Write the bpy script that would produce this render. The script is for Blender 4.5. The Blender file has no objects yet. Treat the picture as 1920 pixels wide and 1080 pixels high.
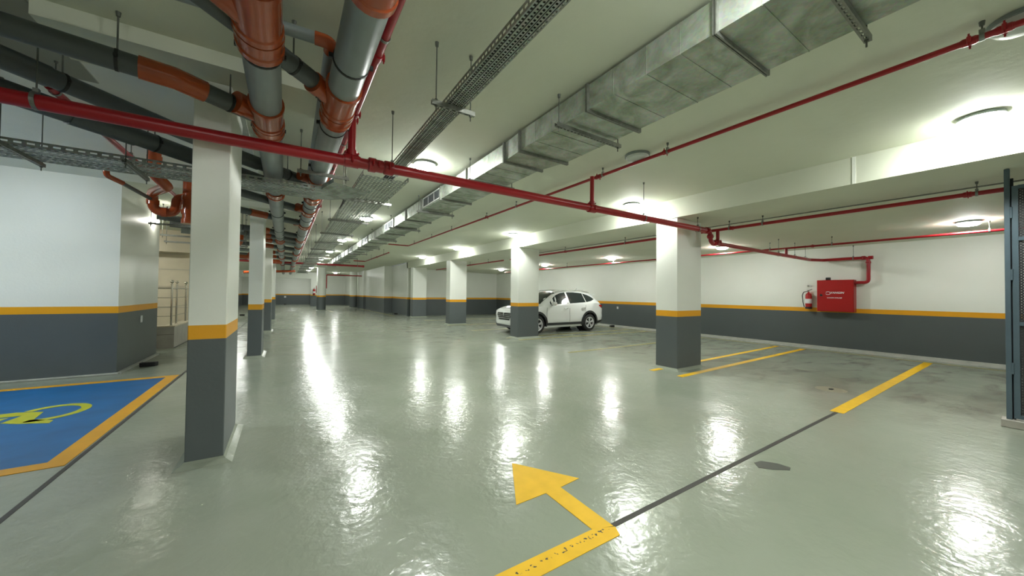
import bpy, bmesh, math, random
from mathutils import Vector, Matrix
random.seed(7)
scene = bpy.context.scene
COL = scene.collection

# ------------------------------------------------------------------ camera
CAM_H = 1.63
yaw, th, roll = math.atan2(425, 660), 0.0167, 0.0115
fw = Vector((math.sin(yaw)*math.cos(th), math.cos(yaw)*math.cos(th), math.sin(th)))
rt = Vector((math.cos(yaw), -math.sin(yaw), 0))
up = rt.cross(fw)
r2 = rt*math.cos(roll) + up*math.sin(roll)
u2 = up*math.cos(roll) - rt*math.sin(roll)
cam = bpy.data.cameras.new('camera')
cam.sensor_width = 36; cam.lens = 660/1920*36; cam.clip_start = 0.05; cam.clip_end = 200
cam_o = bpy.data.objects.new('camera', cam); COL.objects.link(cam_o)
M = Matrix((r2, u2, -fw)).transposed().to_4x4(); M.translation = Vector((0, 0, CAM_H))
cam_o.matrix_world = M
scene.camera = cam_o

# ------------------------------------------------------------------ world, exposure
w = bpy.data.worlds.new('world'); scene.world = w; w.use_nodes = True
w.node_tree.nodes['Background'].inputs[0].default_value = (.8, .85, .9, 1)
w.node_tree.nodes['Background'].inputs[1].default_value = 0.05
vs = scene.view_settings
vs.view_transform = 'Standard'; vs.look = 'None'; vs.gamma = 1; vs.use_curve_mapping = False
vs.exposure = 2.0
LAMP_STRENGTH = 62.0

# ------------------------------------------------------------------ materials
def nt(name):
    m = bpy.data.materials.new(name); m.use_nodes = True
    return m, m.node_tree, m.node_tree.nodes, m.node_tree.links
def srgb(r, g, b):
    f = lambda c: (c/255/12.92) if c/255 <= .04045 else ((c/255+.055)/1.055)**2.4
    return (f(r), f(g), f(b), 1)
def mat(name, col, rough=.5, metal=0, noise=0., nscale=8, bump=0., bscale=60, rnoise=0., coat=0., col2=None):
    m, t, N, L = nt(name); b = N['Principled BSDF']
    b.inputs['Roughness'].default_value = rough; b.inputs['Metallic'].default_value = metal
    b.inputs['Coat Weight'].default_value = coat
    b.inputs['Base Color'].default_value = col
    tc = N.new('ShaderNodeNewGeometry')
    if noise or rnoise:
        n = N.new('ShaderNodeTexNoise'); n.inputs['Scale'].default_value = nscale; n.inputs['Detail'].default_value = 5
        L.new(tc.outputs['Position'], n.inputs['Vector'])
        r = N.new('ShaderNodeMapRange'); r.inputs[1].default_value = .3; r.inputs[2].default_value = .7
        L.new(n.outputs[0], r.inputs[0])
        if noise:
            mx = N.new('ShaderNodeMix'); mx.data_type = 'RGBA'
            mx.inputs[6].default_value = col
            mx.inputs[7].default_value = col2 or tuple([c*(1-noise) for c in col[:3]]+[1])
            L.new(r.outputs[0], mx.inputs[0]); L.new(mx.outputs[2], b.inputs['Base Color'])
        if rnoise:
            r2_ = N.new('ShaderNodeMapRange'); r2_.inputs[3].default_value = rough-rnoise; r2_.inputs[4].default_value = rough+rnoise
            L.new(n.outputs[0], r2_.inputs[0]); L.new(r2_.outputs[0], b.inputs['Roughness'])
    if bump:
        n2 = N.new('ShaderNodeTexNoise'); n2.inputs['Scale'].default_value = bscale; n2.inputs['Detail'].default_value = 4
        L.new(tc.outputs['Position'], n2.inputs['Vector'])
        bp = N.new('ShaderNodeBump'); bp.inputs['Strength'].default_value = bump; bp.inputs['Distance'].default_value = .01
        L.new(n2.outputs[0], bp.inputs['Height']); L.new(bp.outputs[0], b.inputs['Normal'])
    return m

WALLWHITE = (.85, .87, .80, 1)
def paint_scheme():
    """white paint over an orange band over dark grey, split by height"""
    m, t, N, L = nt('wall_paint_with_band'); b = N['Principled BSDF']
    g = N.new('ShaderNodeNewGeometry'); s = N.new('ShaderNodeSeparateXYZ'); L.new(g.outputs['Position'], s.inputs[0])
    n = N.new('ShaderNodeTexNoise'); n.inputs['Scale'].default_value = 1.5; n.inputs['Detail'].default_value = 6
    L.new(g.outputs['Position'], n.inputs['Vector'])
    def step(v):
        a = N.new('ShaderNodeMath'); a.operation = 'GREATER_THAN'; a.inputs[1].default_value = v
        L.new(s.outputs[2], a.inputs[0]); return a
    def vary(c, k):
        mx = N.new('ShaderNodeMix'); mx.data_type = 'RGBA'; mx.inputs[6].default_value = c
        mx.inputs[7].default_value = tuple([x*k for x in c[:3]]+[1]); L.new(n.outputs[0], mx.inputs[0]); return mx
    a1, a2 = step(1.172), step(1.303)
    m1 = N.new('ShaderNodeMix'); m1.data_type = 'RGBA'; m2 = N.new('ShaderNodeMix'); m2.data_type = 'RGBA'
    L.new(vary((.108, .126, .128, 1), .85).outputs[2], m1.inputs[6])
    L.new(vary((.84, .39, .010, 1), .92).outputs[2], m1.inputs[7])
    L.new(a1.outputs[0], m1.inputs[0]); L.new(m1.outputs[2], m2.inputs[6])
    L.new(vary(WALLWHITE, .93).outputs[2], m2.inputs[7]); L.new(a2.outputs[0], m2.inputs[0])
    L.new(m2.outputs[2], b.inputs['Base Color'])
    b.inputs['Roughness'].default_value = .42
    n2 = N.new('ShaderNodeTexNoise'); n2.inputs['Scale'].default_value = 30; L.new(g.outputs['Position'], n2.inputs['Vector'])
    bp = N.new('ShaderNodeBump'); bp.inputs['Strength'].default_value = .12; bp.inputs['Distance'].default_value = .01
    L.new(n2.outputs[0], bp.inputs['Height']); L.new(bp.outputs[0], b.inputs['Normal'])
    return m

def floor_mat():
    m, t, N, L = nt('epoxy_floor'); b = N['Principled BSDF']
    g = N.new('ShaderNodeNewGeometry')
    def noise(sc, det, dist=0):
        n = N.new('ShaderNodeTexNoise'); n.inputs['Scale'].default_value = sc; n.inputs['Detail'].default_value = det
        n.inputs['Distortion'].default_value = dist; L.new(g.outputs['Position'], n.inputs['Vector']); return n
    def rng(src, a, b_, c=0, d=1):
        r = N.new('ShaderNodeMapRange'); r.inputs[1].default_value = a; r.inputs[2].default_value = b_
        r.inputs[3].default_value = c; r.inputs[4].default_value = d; L.new(src, r.inputs[0]); return r
    base, worn, stain = (.285, .32, .25, 1), (.33, .355, .29, 1), (.20, .205, .165, 1)
    mx = N.new('ShaderNodeMix'); mx.data_type = 'RGBA'; mx.inputs[6].default_value = base; mx.inputs[7].default_value = worn
    L.new(rng(noise(.7, 6, .6).outputs[0], .35, .75).outputs[0], mx.inputs[0])
    # tyre-worn and stained patches in the parking bays (a band of ground to the right of the aisle)
    s = N.new('ShaderNodeSeparateXYZ'); L.new(g.outputs['Position'], s.inputs[0])
    zone = rng(s.outputs[0], 6.6, 8.5)
    mp = N.new('ShaderNodeMapping'); mp.inputs['Scale'].default_value = (.9, 2.2, 1); L.new(g.outputs['Position'], mp.inputs[0])
    ns = N.new('ShaderNodeTexNoise'); ns.inputs['Scale'].default_value = 1.1; ns.inputs['Detail'].default_value = 7
    ns.inputs['Distortion'].default_value = .7; L.new(mp.outputs[0], ns.inputs['Vector'])
    st = rng(ns.outputs[0], .49, .68, 0, .9)
    mul = N.new('ShaderNodeMath'); mul.operation = 'MULTIPLY'; L.new(zone.outputs[0], mul.inputs[0]); L.new(st.outputs[0], mul.inputs[1])
    mx2 = N.new('ShaderNodeMix'); mx2.data_type = 'RGBA'; mx2.inputs[7].default_value = stain
    L.new(mx.outputs[2], mx2.inputs[6]); L.new(mul.outputs[0], mx2.inputs[0])
    L.new(mx2.outputs[2], b.inputs['Base Color'])
    rr = rng(noise(2.2, 6).outputs[0], .3, .7, .15, .25)
    add = N.new('ShaderNodeMath'); add.operation = 'MULTIPLY_ADD'; add.inputs[1].default_value = .01
    L.new(mul.outputs[0], add.inputs[0]); L.new(rr.outputs[0], add.inputs[2]); L.new(add.outputs[0], b.inputs['Roughness'])
    bp = N.new('ShaderNodeBump'); bp.inputs['Strength'].default_value = .33; bp.inputs['Distance'].default_value = .012
    L.new(noise(13, 3, .3).outputs[0], bp.inputs['Height'])
    bp2 = N.new('ShaderNodeBump'); bp2.inputs['Strength'].default_value = .3; bp2.inputs['Distance'].default_value = .05
    L.new(noise(1.3, 2).outputs[0], bp2.inputs['Height']); L.new(bp.outputs[0], bp2.inputs['Normal'])
    L.new(bp2.outputs[0], b.inputs['Normal'])
    b.inputs['IOR'].default_value = 1.52
    return m

def galv(name, c1, c2, rough=.42, scale=3.5):
    m, t, N, L = nt(name); b = N['Principled BSDF']; g = N.new('ShaderNodeNewGeometry')
    n = N.new('ShaderNodeTexNoise'); n.inputs['Scale'].default_value = scale; n.inputs['Detail'].default_value = 7; n.inputs['Distortion'].default_value = 1.2
    L.new(g.outputs['Position'], n.inputs['Vector'])
    v = N.new('ShaderNodeTexVoronoi'); v.inputs['Scale'].default_value = 45; L.new(g.outputs['Position'], v.inputs['Vector'])
    r = N.new('ShaderNodeMapRange'); r.inputs[1].default_value = .38; r.inputs[2].default_value = .64; L.new(n.outputs[0], r.inputs[0])
    mx = N.new('ShaderNodeMix'); mx.data_type = 'RGBA'; mx.inputs[6].default_value = c1; mx.inputs[7].default_value = c2
    L.new(r.outputs[0], mx.inputs[0])
    mx3 = N.new('ShaderNodeMix'); mx3.data_type = 'RGBA'; mx3.blend_type = 'MULTIPLY'; mx3.inputs[0].default_value = .16
    L.new(mx.outputs[2], mx3.inputs[6]); L.new(v.outputs['Color'], mx3.inputs[7]); L.new(mx3.outputs[2], b.inputs['Base Color'])
    b.inputs['Metallic'].default_value = .75
    r2_ = N.new('ShaderNodeMapRange'); r2_.inputs[3].default_value = rough-.1; r2_.inputs[4].default_value = rough+.18
    L.new(n.outputs[0], r2_.inputs[0]); L.new(r2_.outputs[0], b.inputs['Roughness'])
    return m

def emit(name, col, s):
    m, t, N, L = nt(name); b = N['Principled BSDF']
    b.inputs['Base Color'].default_value = (.9, .9, .9, 1)
    b.inputs['Emission Color'].default_value = col; b.inputs['Emission Strength'].default_value = s
    return m

MT = dict(
    paint=paint_scheme(), floor=floor_mat(),
    ceil=mat('ceiling_plaster', (.70, .725, .60, 1), .75, noise=.07, nscale=.8, bump=.35, bscale=9),
    white=mat('white_plaster', WALLWHITE, .6, noise=.05, nscale=2, bump=.15, bscale=30),
    stone=mat('beige_stone_cladding', (.66, .58, .42, 1), .35, noise=.15, nscale=1.6),
    stone2=mat('grey_stone_cladding', (.42, .40, .34, 1), .4, noise=.2, nscale=4),
    cove=mat('cement_cove', (.45, .46, .41, 1), .55, noise=.2, nscale=6),
    joint=mat('joint_sealant', (.045, .043, .036, 1), .6),
    yellow=mat('yellow_road_paint', (.86, .51, .006, 1), .55, noise=.12, nscale=7, rnoise=.08),
    yellow_worn=mat('faded_yellow_paint', (.42, .38, .12, 1), .35, noise=.35, nscale=5),
    amber=mat('amber_road_paint', (.78, .38, .006, 1), .5, noise=.1, nscale=5),
    lime=mat('lime_yellow_paint', (.55, .56, .02, 1), .35, noise=.1, nscale=9),
    blue=mat('blue_bay_paint', (.003, .135, .38, 1), .5, noise=.25, nscale=2.5),
    red=mat('red_pipe_paint', (.34, .008, .014, 1), .32),
    redbox=mat('red_cabinet_enamel', (.40, .008, .009, 1), .35),
    pvc=mat('grey_pvc', (.25, .285, .285, 1), .38, noise=.22, nscale=2.5),
    pvc_dark=mat('dark_grey_pvc', (.085, .096, .096, 1), .45, noise=.2, nscale=3),
    orange=mat('terracotta_pvc', (.40, .075, .02, 1), .18, noise=.2, nscale=5),
    rubber=mat('black_rubber', (.012, .012, .012, 1), .6),
    steel=mat('zinc_steel', (.30, .31, .28, 1), .45, metal=.8, noise=.3, nscale=20),
    rod=mat('threaded_rod_steel', (.13, .14, .12, 1), .5, metal=.5),
    duct=galv('duct_galvanised', (.56, .60, .55, 1), (.36, .40, .32, 1), .52),
    tray=galv('tray_galvanised', (.42, .45, .42, 1), (.28, .30, .26, 1), .5, 6),
    grille=mat('white_grille', (.8, .82, .8, 1), .4),
    dark=mat('dark_void', (.02, .022, .024, 1), .8),
    lamp=emit('lamp_diffuser', (.97, 1.0, .96, 1), LAMP_STRENGTH),
    lamp_cool=emit('cool_lamp_diffuser', (.88, .97, 1.0, 1), LAMP_STRENGTH*1.6),
    lamp_small=emit('small_spot_diffuser', (1.0, .97, .88, 1), 45),
    lampoff=mat('milky_plastic', (.6, .63, .6, 1), .35),
    ring=mat('grey_lamp_ring', (.22, .25, .24, 1), .4, metal=.3),
    gate=mat('blue_grey_gate_paint', (.085, .125, .15, 1), .4, noise=.12, nscale=4),
    inox=mat('stainless_steel', (.55, .52, .45, 1), .22, metal=1),
    chrome=mat('chrome', (.75, .76, .78, 1), .12, metal=1),
    carwhite=mat('white_car_paint', (.80, .82, .80, 1), .22, coat=.8),
    glass=mat('dark_car_glass', (.02, .028, .028, 1), .05),
    clad=mat('black_plastic_cladding', (.03, .032, .033, 1), .5),
    tyre=mat('tyre_rubber', (.018, .018, .018, 1), .7),
    alloy=mat('alloy_wheel', (.72, .73, .74, 1), .3, metal=.35),
    tail=mat('red_lens', (.45, .01, .01, 1), .15),
    lens=mat('clear_lens', (.55, .58, .6, 1), .08),
    label=mat('white_label', (.80, .82, .85, 1), .4),
    plastic=mat('white_plastic', (.75, .77, .76, 1), .35),
    stain=mat('oil_stain', (.075, .08, .065, 1), .45),
)

# ------------------------------------------------------------------ helpers
def obj(name, bm, m, parent=None, smooth=False):
    me = bpy.data.meshes.new(name)
    bmesh.ops.recalc_face_normals(bm, faces=bm.faces[:]) if not getattr(bm, '_keep', False) else None
    bm.to_mesh(me); bm.free()
    if isinstance(m, str): m = MT[m]
    me.materials.append(m)
    if smooth:
        for p in me.polygons: p.use_smooth = True
        try: me.set_sharp_from_angle(angle=math.radians(38))
        except Exception: pass
    o = bpy.data.objects.new(name, me); COL.objects.link(o)
    if parent: o.parent = parent
    return o
def tag(o, label, cat, group=None):
    o['label'] = label; o['category'] = cat
    if group: o['group'] = group
    return o
def thing(name, label, cat, loc=(0, 0, 0), rz=0, group=None):
    o = bpy.data.objects.new(name, None); COL.objects.link(o); o.empty_display_size = .1
    o.location = loc; o.rotation_euler = (0, 0, rz)
    return tag(o, label, cat, group)
def struct(name, bm, m, parent=None, **k):
    o = obj(name, bm, m, parent, **k)
    if parent is None: o['kind'] = 'structure'
    return o
def B(): return bmesh.new()
def box(bm, x0, x1, y0, y1, z0, z1):
    v = [bm.verts.new(p) for p in [(x0,y0,z0),(x1,y0,z0),(x1,y1,z0),(x0,y1,z0),(x0,y0,z1),(x1,y0,z1),(x1,y1,z1),(x0,y1,z1)]]
    for f in [(0,3,2,1),(4,5,6,7),(0,1,5,4),(1,2,6,5),(2,3,7,6),(3,0,4,7)]: bm.faces.new([v[i] for i in f])
    return bm
def bx(*a): return box(B(), *a)
def bevel(bm, w=.01, seg=2):
    bmesh.ops.bevel(bm, geom=bm.edges[:], offset=w, segments=seg, affect='EDGES', profile=.5); return bm
def prism(bm, pts, z0, z1):
    lo = [bm.verts.new((x, y, z0)) for x, y in pts]; hi = [bm.verts.new((x, y, z1)) for x, y in pts]
    n = len(pts)
    bm.faces.new(lo[::-1]); bm.faces.new(hi)
    for i in range(n): bm.faces.new([lo[i], lo[(i+1) % n], hi[(i+1) % n], hi[i]])
    return bm
def tube(bm, pts, r, seg=16, cap=True, radii=None):
    """round tube along a polyline, mitred at the corners"""
    P = [Vector(p) for p in pts]; rings = []
    t0 = (P[1]-P[0]).normalized()
    a = Vector((0, 0, 1)) if abs(t0.z) < .9 else Vector((1, 0, 0))
    nrm = t0.cross(a).normalized()
    for i, p in enumerate(P):
        tin = (P[i]-P[i-1]).normalized() if i else (P[1]-P[0]).normalized()
        tout = (P[i+1]-P[i]).normalized() if i < len(P)-1 else tin
        t = (tin+tout).normalized()
        nrm = (nrm - tin*nrm.dot(tin)).normalized()
        b = tin.cross(nrm)
        rr = radii[i] if radii else r
        ring = []
        for k in range(seg):
            an = 2*math.pi*k/seg
            d = nrm*math.cos(an)*rr + b*math.sin(an)*rr
            s = -d.dot(t)/max(tin.dot(t), .3)
            ring.append(bm.verts.new(p + d + tin*s))
        rings.append(ring)
        if i < len(P)-1: nrm = (nrm - tout*nrm.dot(tout)).normalized()
    for i in range(len(rings)-1):
        for k in range(seg):
            bm.faces.new([rings[i][k], rings[i][(k+1) % seg], rings[i+1][(k+1) % seg], rings[i+1][k]])
    if cap:
        bm.faces.new(rings[0][::-1]); bm.faces.new(rings[-1])
    return bm
def arc_pts(a, c, b, rad, n=5):
    """round the corner c between a and b"""
    a, c, b = Vector(a), Vector(c), Vector(b)
    u, v = (a-c).normalized(), (b-c).normalized()
    ang = u.angle(v); d = min(rad/math.tan(ang/2), (a-c).length*.49, (b-c).length*.49)
    p0, p1 = c+u*d, c+v*d; out = []
    for i in range(n+1):
        t = i/n; out.append(p0*(1-t)**2 + c*2*t*(1-t) + p1*t*t)
    return out
def rounded(pts, rad):
    P = [Vector(pts[0])]
    for i in range(1, len(pts)-1): P += arc_pts(pts[i-1], pts[i], pts[i+1], rad)
    return P + [Vector(pts[-1])]
def lathe(bm, prof, c=(0, 0, 0), axis='Z', seg=24):
    c = Vector(c); rings = []
    def mk(r, h, an):
        x, y = r*math.cos(an), r*math.sin(an)
        return c + (Vector((x, y, h)) if axis == 'Z' else Vector((x, h, y)) if axis == 'Y' else Vector((h, x, y)))
    for r, h in prof:
        rings.append([bm.verts.new(mk(max(r, 1e-4), h, 2*math.pi*k/seg)) for k in range(seg)])
    for i in range(len(rings)-1):
        for k in range(seg): bm.faces.new([rings[i][k], rings[i][(k+1) % seg], rings[i+1][(k+1) % seg], rings[i+1][k]])
    bm.faces.new(rings[0][::-1]); bm.faces.new(rings[-1])
    return bm
def copy_tree(o, parent=None):
    c = o.copy(); COL.objects.link(c); c.parent = parent
    for ch in list(o.children): copy_tree(ch, c)
    return c

ZC = 3.75           # aisle ceiling
# ================================================================== SETTING
bm = B()
box(bm, -12, 15, -4.5, 53, -.3, 0); struct('floor', bm, 'floor')
bm = B(); box(bm, -12, 7.15, -4.5, 53, ZC, ZC+.3); struct('ceiling', bm, 'ceil')
# lower slab over the parking bays, falling slightly to the right wall
bm = B()
v = [bm.verts.new(p) for p in [(7.15,-4.5,3.34),(14.6,-4.5,3.19),(14.6,24.8,3.19),(7.15,24.8,3.34),(7.15,-4.5,4.05),(14.6,-4.5,4.05),(14.6,24.8,4.05),(7.15,24.8,4.05)]]
for f in [(0,3,2,1),(4,5,6,7),(0,1,5,4),(1,2,6,5),(2,3,7,6),(3,0,4,7)]: bm.faces.new([v[i] for i in f])
struct('ceiling', bm, 'ceil')
struct('wall_right', bx(14.35, 14.65, -4.5, 24.9, 0, 4), 'paint')
struct('wall_back', bx(7.15, 14.35, 24.6, 24.9, 0, 4), 'paint')
struct('wall_front', bx(-12, 14.65, -4.8, -4.5, 0, 4), 'paint')
struct('wall_left', bx(-12, -2.7, 9.82, 12.3, 0, ZC), 'paint')
struct('wall_left', bx(-12.3, -12, -4.5, 9.82, 0, 4), 'paint')
struct('wall_left', bx(-4.5, -4.2, 17.3, 53, 0, ZC), 'paint')
struct('wall_back', bx(-4.5, 8, 51.5, 51.8, 0, ZC), 'paint')
struct('wall_back', bx(2.4, 3.0, 45, 46, 0, ZC), 'paint')
struct('wall_back', bx(3.0, 7.2, 49.6, 51.5, 0, ZC), 'paint')
struct('wall_right', bx(7.3, 7.6, 24.9, 51.5, 0, ZC), 'paint')
struct('wall_right', bx(6.65, 7.3, 29.2, 37, 0, ZC), 'paint')
struct('wall_right', bx(6.45, 7.3, 37, 51.5, 0, ZC), 'paint')
struct('trim_1', bx(-4.2, 2.4, 45, 45.5, 3.05, ZC), 'white')      # downstand beam at the far end
bm = B(); box(bm, -1.6, .3, 4.02, 4.62, 3.62, ZC); struct('trim_2', bm, 'ceil')
bm = B(); box(bm, -1.6, .3, 10.3, 10.9, 3.62, ZC); struct('trim_3', bm, 'ceil')
# thin ceiling panel in darker plaster over the near part of the disabled bay
struct('trim_4', bx(-11.9, -1.64, -4.4, 5.3, 3.73, ZC), mat('dark_panel_plaster', (.36, .37, .31, 1), .8, noise=.1, nscale=1))
struct('ceiling', bx(-11.9, -.45, 5.3, 9.82, 3.74, ZC), 'white')
struct('ceiling', bx(-1.64, -.45, 4.62, 5.3, 3.74, ZC), 'white')
# little concrete step in the face of the dropped slab
struct('trim_5', bx(7.143, 7.15, 1.63, 1.67, 3.34, ZC), 'white')
# cove at the foot of the right wall
bm = B()
v = [(14.35,0.0),(14.25,0.0),(14.27,.03),(14.35,.09)]
lo = [bm.verts.new((x, -4.4, z)) for x, z in v]; hi = [bm.verts.new((x, 24.6, z)) for x, z in v]
for i in range(4): bm.faces.new([lo[i], lo[(i+1) % 4], hi[(i+1) % 4], hi[i]])
bm.faces.new(lo); bm.faces.new(hi[::-1]); struct('baseboard_right', bm, 'cove')
struct('baseboard_left', bevel(bx(-12, -2.66, 9.76, 9.82, 0, .035), .01), 'cove')
struct('baseboard_left', bx(-2.7, -2.64, 9.82, 12.3, 0, .035), 'cove')
# stair enclosure: beige stone walls
bm = B(); box(bm, -9, -2.5, 17.0, 17.3, 0, ZC)
struct('wall_stair', bm, 'stone')
for k, z in enumerate((1.0, 1.75, 2.35, 2.9)):
    struct('trim_%d' % (6+k), bx(-8.9, -2.52, 16.992, 17.002, z, z+.012), 'stone2')
struct('wall_stair', bx(-9.3, -9, 12.3, 17.3, 0, ZC), 'stone')
struct('trim_10', bx(-9, -2.35, 16.6, 17.0, 2.95, 3.3), 'stone')

# expansion joints cut in the floor
struct('trim_11', bx(-1.665, -1.625, -4.5, 40, .0005, .0025), 'joint')
struct('trim_12', bx(1.93, 6.66, 1.70, 1.74, .0005, .0025), 'joint')

# ================================================================== PILLARS
def pillar(x0, x1, y0, y1, z1, label, cx, group=None, fill=('l', 'f')):
    t = thing('pillar', label, 'pillar', ((x0+x1)/2, (y0+y1)/2, 0), 0, group)
    w, d = (x1-x0)/2, (y1-y0)/2
    bm = bx(-w, w, -d, d, 0, z1); bevel(bm, .006, 1)
    obj('shaft', bm, 'paint', t)
    c = .075
    bm = B(); n = 4
    lo = [bm.verts.new(p) for p in [(-w-c,-d-c,0.001),(w+c,-d-c,0.001),(w+c,d+c,0.001),(-w-c,d+c,0.001)]]
    mid = [bm.verts.new(p) for p in [(-w-.02,-d-.02,.03),(w+.02,-d-.02,.03),(w+.02,d+.02,.03),(-w-.02,d+.02,.03)]]
    hi = [bm.verts.new(p) for p in [(-w-.002,-d-.002,.05),(w+.002,-d-.002,.05),(w+.002,d+.002,.05),(-w-.002,d+.002,.05)]]
    for a, b in ((lo, mid), (mid, hi)):
        for i in range(4): bm.faces.new([a[i], a[(i+1) % 4], b[(i+1) % 4], b[i]])
    bm.faces.new(lo[::-1]); bm.faces.new(hi)
    obj('base_fillet', bm, 'floor', t)
    return t
nears = ['nearest slim pillar of the left row, beside the blue bay', 'second slim pillar of the left row, behind the nearest one',
         'third slim pillar of the left row', 'fourth and farthest visible slim pillar of the left row']
for i, y in enumerate((4.35, 10.62, 17.15, 23.7)):
    pillar(-.75, -.47, y, y+.97, 3.62 if i < 2 else ZC, nears[i], 0, 'slim pillars of the left row')
rl = ['wide white and grey pillar nearest on the right, in front of the hose cabinet wall', 'wide pillar standing in front of the white car',
      'wide pillar to the left of the white car, behind the one before the car', 'farthest wide pillar of the right row, at the back corner']
for i, y in enumerate((4.48, 10.68, 17.02, 23.3)):
    pillar(7.15, 8.09, y, y+.52, 3.33, rl[i], 0, 'wide pillars of the right row')
def round_pillar(x, y, label):
    t = thing('round_pillar', label, 'pillar', (x, y, 0), 0, 'round pillars at the far end')
    obj('shaft', lathe(B(), [(.36, 0), (.36, ZC)], seg=32), 'paint', t, smooth=True)
    obj('base_fillet', lathe(B(), [(.47, 0.001), (.40, .03), (.362, .05)], seg=32), 'floor', t)
round_pillar(2.66, 35.0, 'round pillar at the far end, in front of the small extinguisher')
round_pillar(6.0, 39.9, 'round pillar farther back, right of the other round one')

# ================================================================== FLOOR PAINT
def paint(pts, m, name, label, cat, group=None, z=.004):
    return tag(obj(name, prism(B(), pts, .0005, z), m), label, cat, group)
def line(x0, y0, x1, y1, w, m, label, group='yellow parking lines'):
    d = Vector((x1-x0, y1-y0)).normalized(); n = Vector((-d.y, d.x))*w/2
    return paint([(x0-n.x, y0-n.y), (x1-n.x, y1-n.y), (x1+n.x, y1+n.y), (x0+n.x, y0+n.y)], m, 'parking_line', label, 'parking line', group)
line(6.62, 1.72, 13.72, 1.80, .15, 'yellow', 'bright yellow parking line nearest on the right, continuing the dark floor joint')
line(6.72, 4.15, 13.7, 4.36, .13, 'yellow', 'yellow parking line just in front of the nearest wide pillar')
line(6.72, 4.80, 13.7, 5.06, .12, 'yellow', 'yellow parking line running out behind the nearest wide pillar')
line(6.74, 7.46, 13.7, 7.56, .12, 'yellow_worn', 'faded yellow line midway between the nearest two wide pillars')
line(7.0, 10.35, 13.7, 10.15, .13, 'yellow_worn', 'faded yellow line in front of the pillar by the car')
line(6.9, 11.05, 13.7, 11.05, .12, 'yellow_worn', 'faded yellow line beside the near wheels of the white car')
line(6.9, 13.95, 13.7, 13.95, .12, 'yellow_worn', 'faded yellow line on the far side of the white car')
line(6.9, 16.75, 13.7, 16.75, .12, 'yellow_worn', 'faded yellow line in front of the pillar left of the car')
line(6.9, 20.2, 13.7, 20.2, .12, 'yellow_worn', 'faded yellow line in the farthest bays by the back wall')
line(13.82, -3, 13.82, 24.2, .08, 'yellow_worn', 'long faded yellow line along the foot of the right wall')
line(6.35, 25, 6.2, 37, .12, 'yellow_worn', 'faded yellow edge line along the far right aisle wall')
line(3.3, 32, 3.0, 37, .12, 'yellow_worn', 'short faded yellow line beside the round pillar')
# turning arrow
def chipped():
    m = MT['yellow'].copy(); m.name = 'chipped_yellow_paint'; N, L = m.node_tree.nodes, m.node_tree.links; b = N['Principled BSDF']
    src = b.inputs['Base Color'].links[0].from_socket
    g = N.new('ShaderNodeNewGeometry'); s = N.new('ShaderNodeSeparateXYZ'); L.new(g.outputs['Position'], s.inputs[0])
    n = N.new('ShaderNodeTexNoise'); n.inputs['Scale'].default_value = 38; n.inputs['Detail'].default_value = 5; L.new(g.outputs['Position'], n.inputs['Vector'])
    d = N.new('ShaderNodeMath'); d.operation = 'SUBTRACT'; d.inputs[1].default_value = 1.715; L.new(s.outputs[1], d.inputs[0])
    a = N.new('ShaderNodeMath'); a.operation = 'ABSOLUTE'; L.new(d.outputs[0], a.inputs[0])
    k = N.new('ShaderNodeMapRange'); k.inputs[1].default_value = .012; k.inputs[2].default_value = .03; k.inputs[3].default_value = .0; k.inputs[4].default_value = -.3; L.new(a.outputs[0], k.inputs[0])
    q = N.new('ShaderNodeMath'); q.operation = 'ADD'; L.new(n.outputs[0], q.inputs[0]); L.new(k.outputs[0], q.inputs[1])
    t_ = N.new('ShaderNodeMath'); t_.operation = 'GREATER_THAN'; t_.inputs[1].default_value = .59; L.new(q.outputs[0], t_.inputs[0])
    mx = N.new('ShaderNodeMix'); mx.data_type = 'RGBA'; mx.inputs[7].default_value = (.06, .05, .03, 1)
    L.new(src, mx.inputs[6]); L.new(t_.outputs[0], mx.inputs[0]); L.new(mx.outputs[2], b.inputs['Base Color'])
    return m
paint([(-1.2, 1.66), (1.94, 1.625), (1.98, 1.70), (1.84, 1.765), (-1.2, 1.80)], chipped(), 'arrow_bar', 'yellow bar on the floor at the foot of the arrow', 'floor marking')
paint([(1.82, 1.768), (1.975, 1.71), (1.985, 2.29), (2.22, 2.315), (1.865, 2.86), (1.53, 2.28), (1.825, 2.285)], 'yellow', 'floor_arrow',
      'yellow direction arrow painted on the floor pointing away', 'floor arrow')
# disabled bay
bay = thing('disabled_bay', 'blue painted disabled parking bay with amber border on the left', 'parking bay', (-4.2, 7, 0))
def bpart(name, pts, m, z): 
    o = obj(name, prism(B(), [(x+4.2, y-7) for x, y in pts], .0005, z), m, bay); return o
bpart('bay_field', [(-6.6, 5.1), (-1.82, 5.1), (-1.82, 9.02), (-6.6, 9.02)], 'blue', .003)
bpart('border_line', [(-1.84, 4.97), (-1.68, 4.97), (-1.68, 9.16), (-1.84, 9.16)], 'amber', .005)
bpart('border_line', [(-6.74, 4.97), (-1.84, 4.97), (-1.84, 5.13), (-6.74, 5.13)], 'amber', .005)
bpart('border_line', [(-6.74, 9.0), (-1.84, 9.0), (-1.84, 9.16), (-6.74, 9.16)], 'amber', .005)
bpart('border_line', [(-6.74, 5.13), (-6.6, 5.13), (-6.6, 9.0), (-6.74, 9.0)], 'amber', .005)
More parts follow.
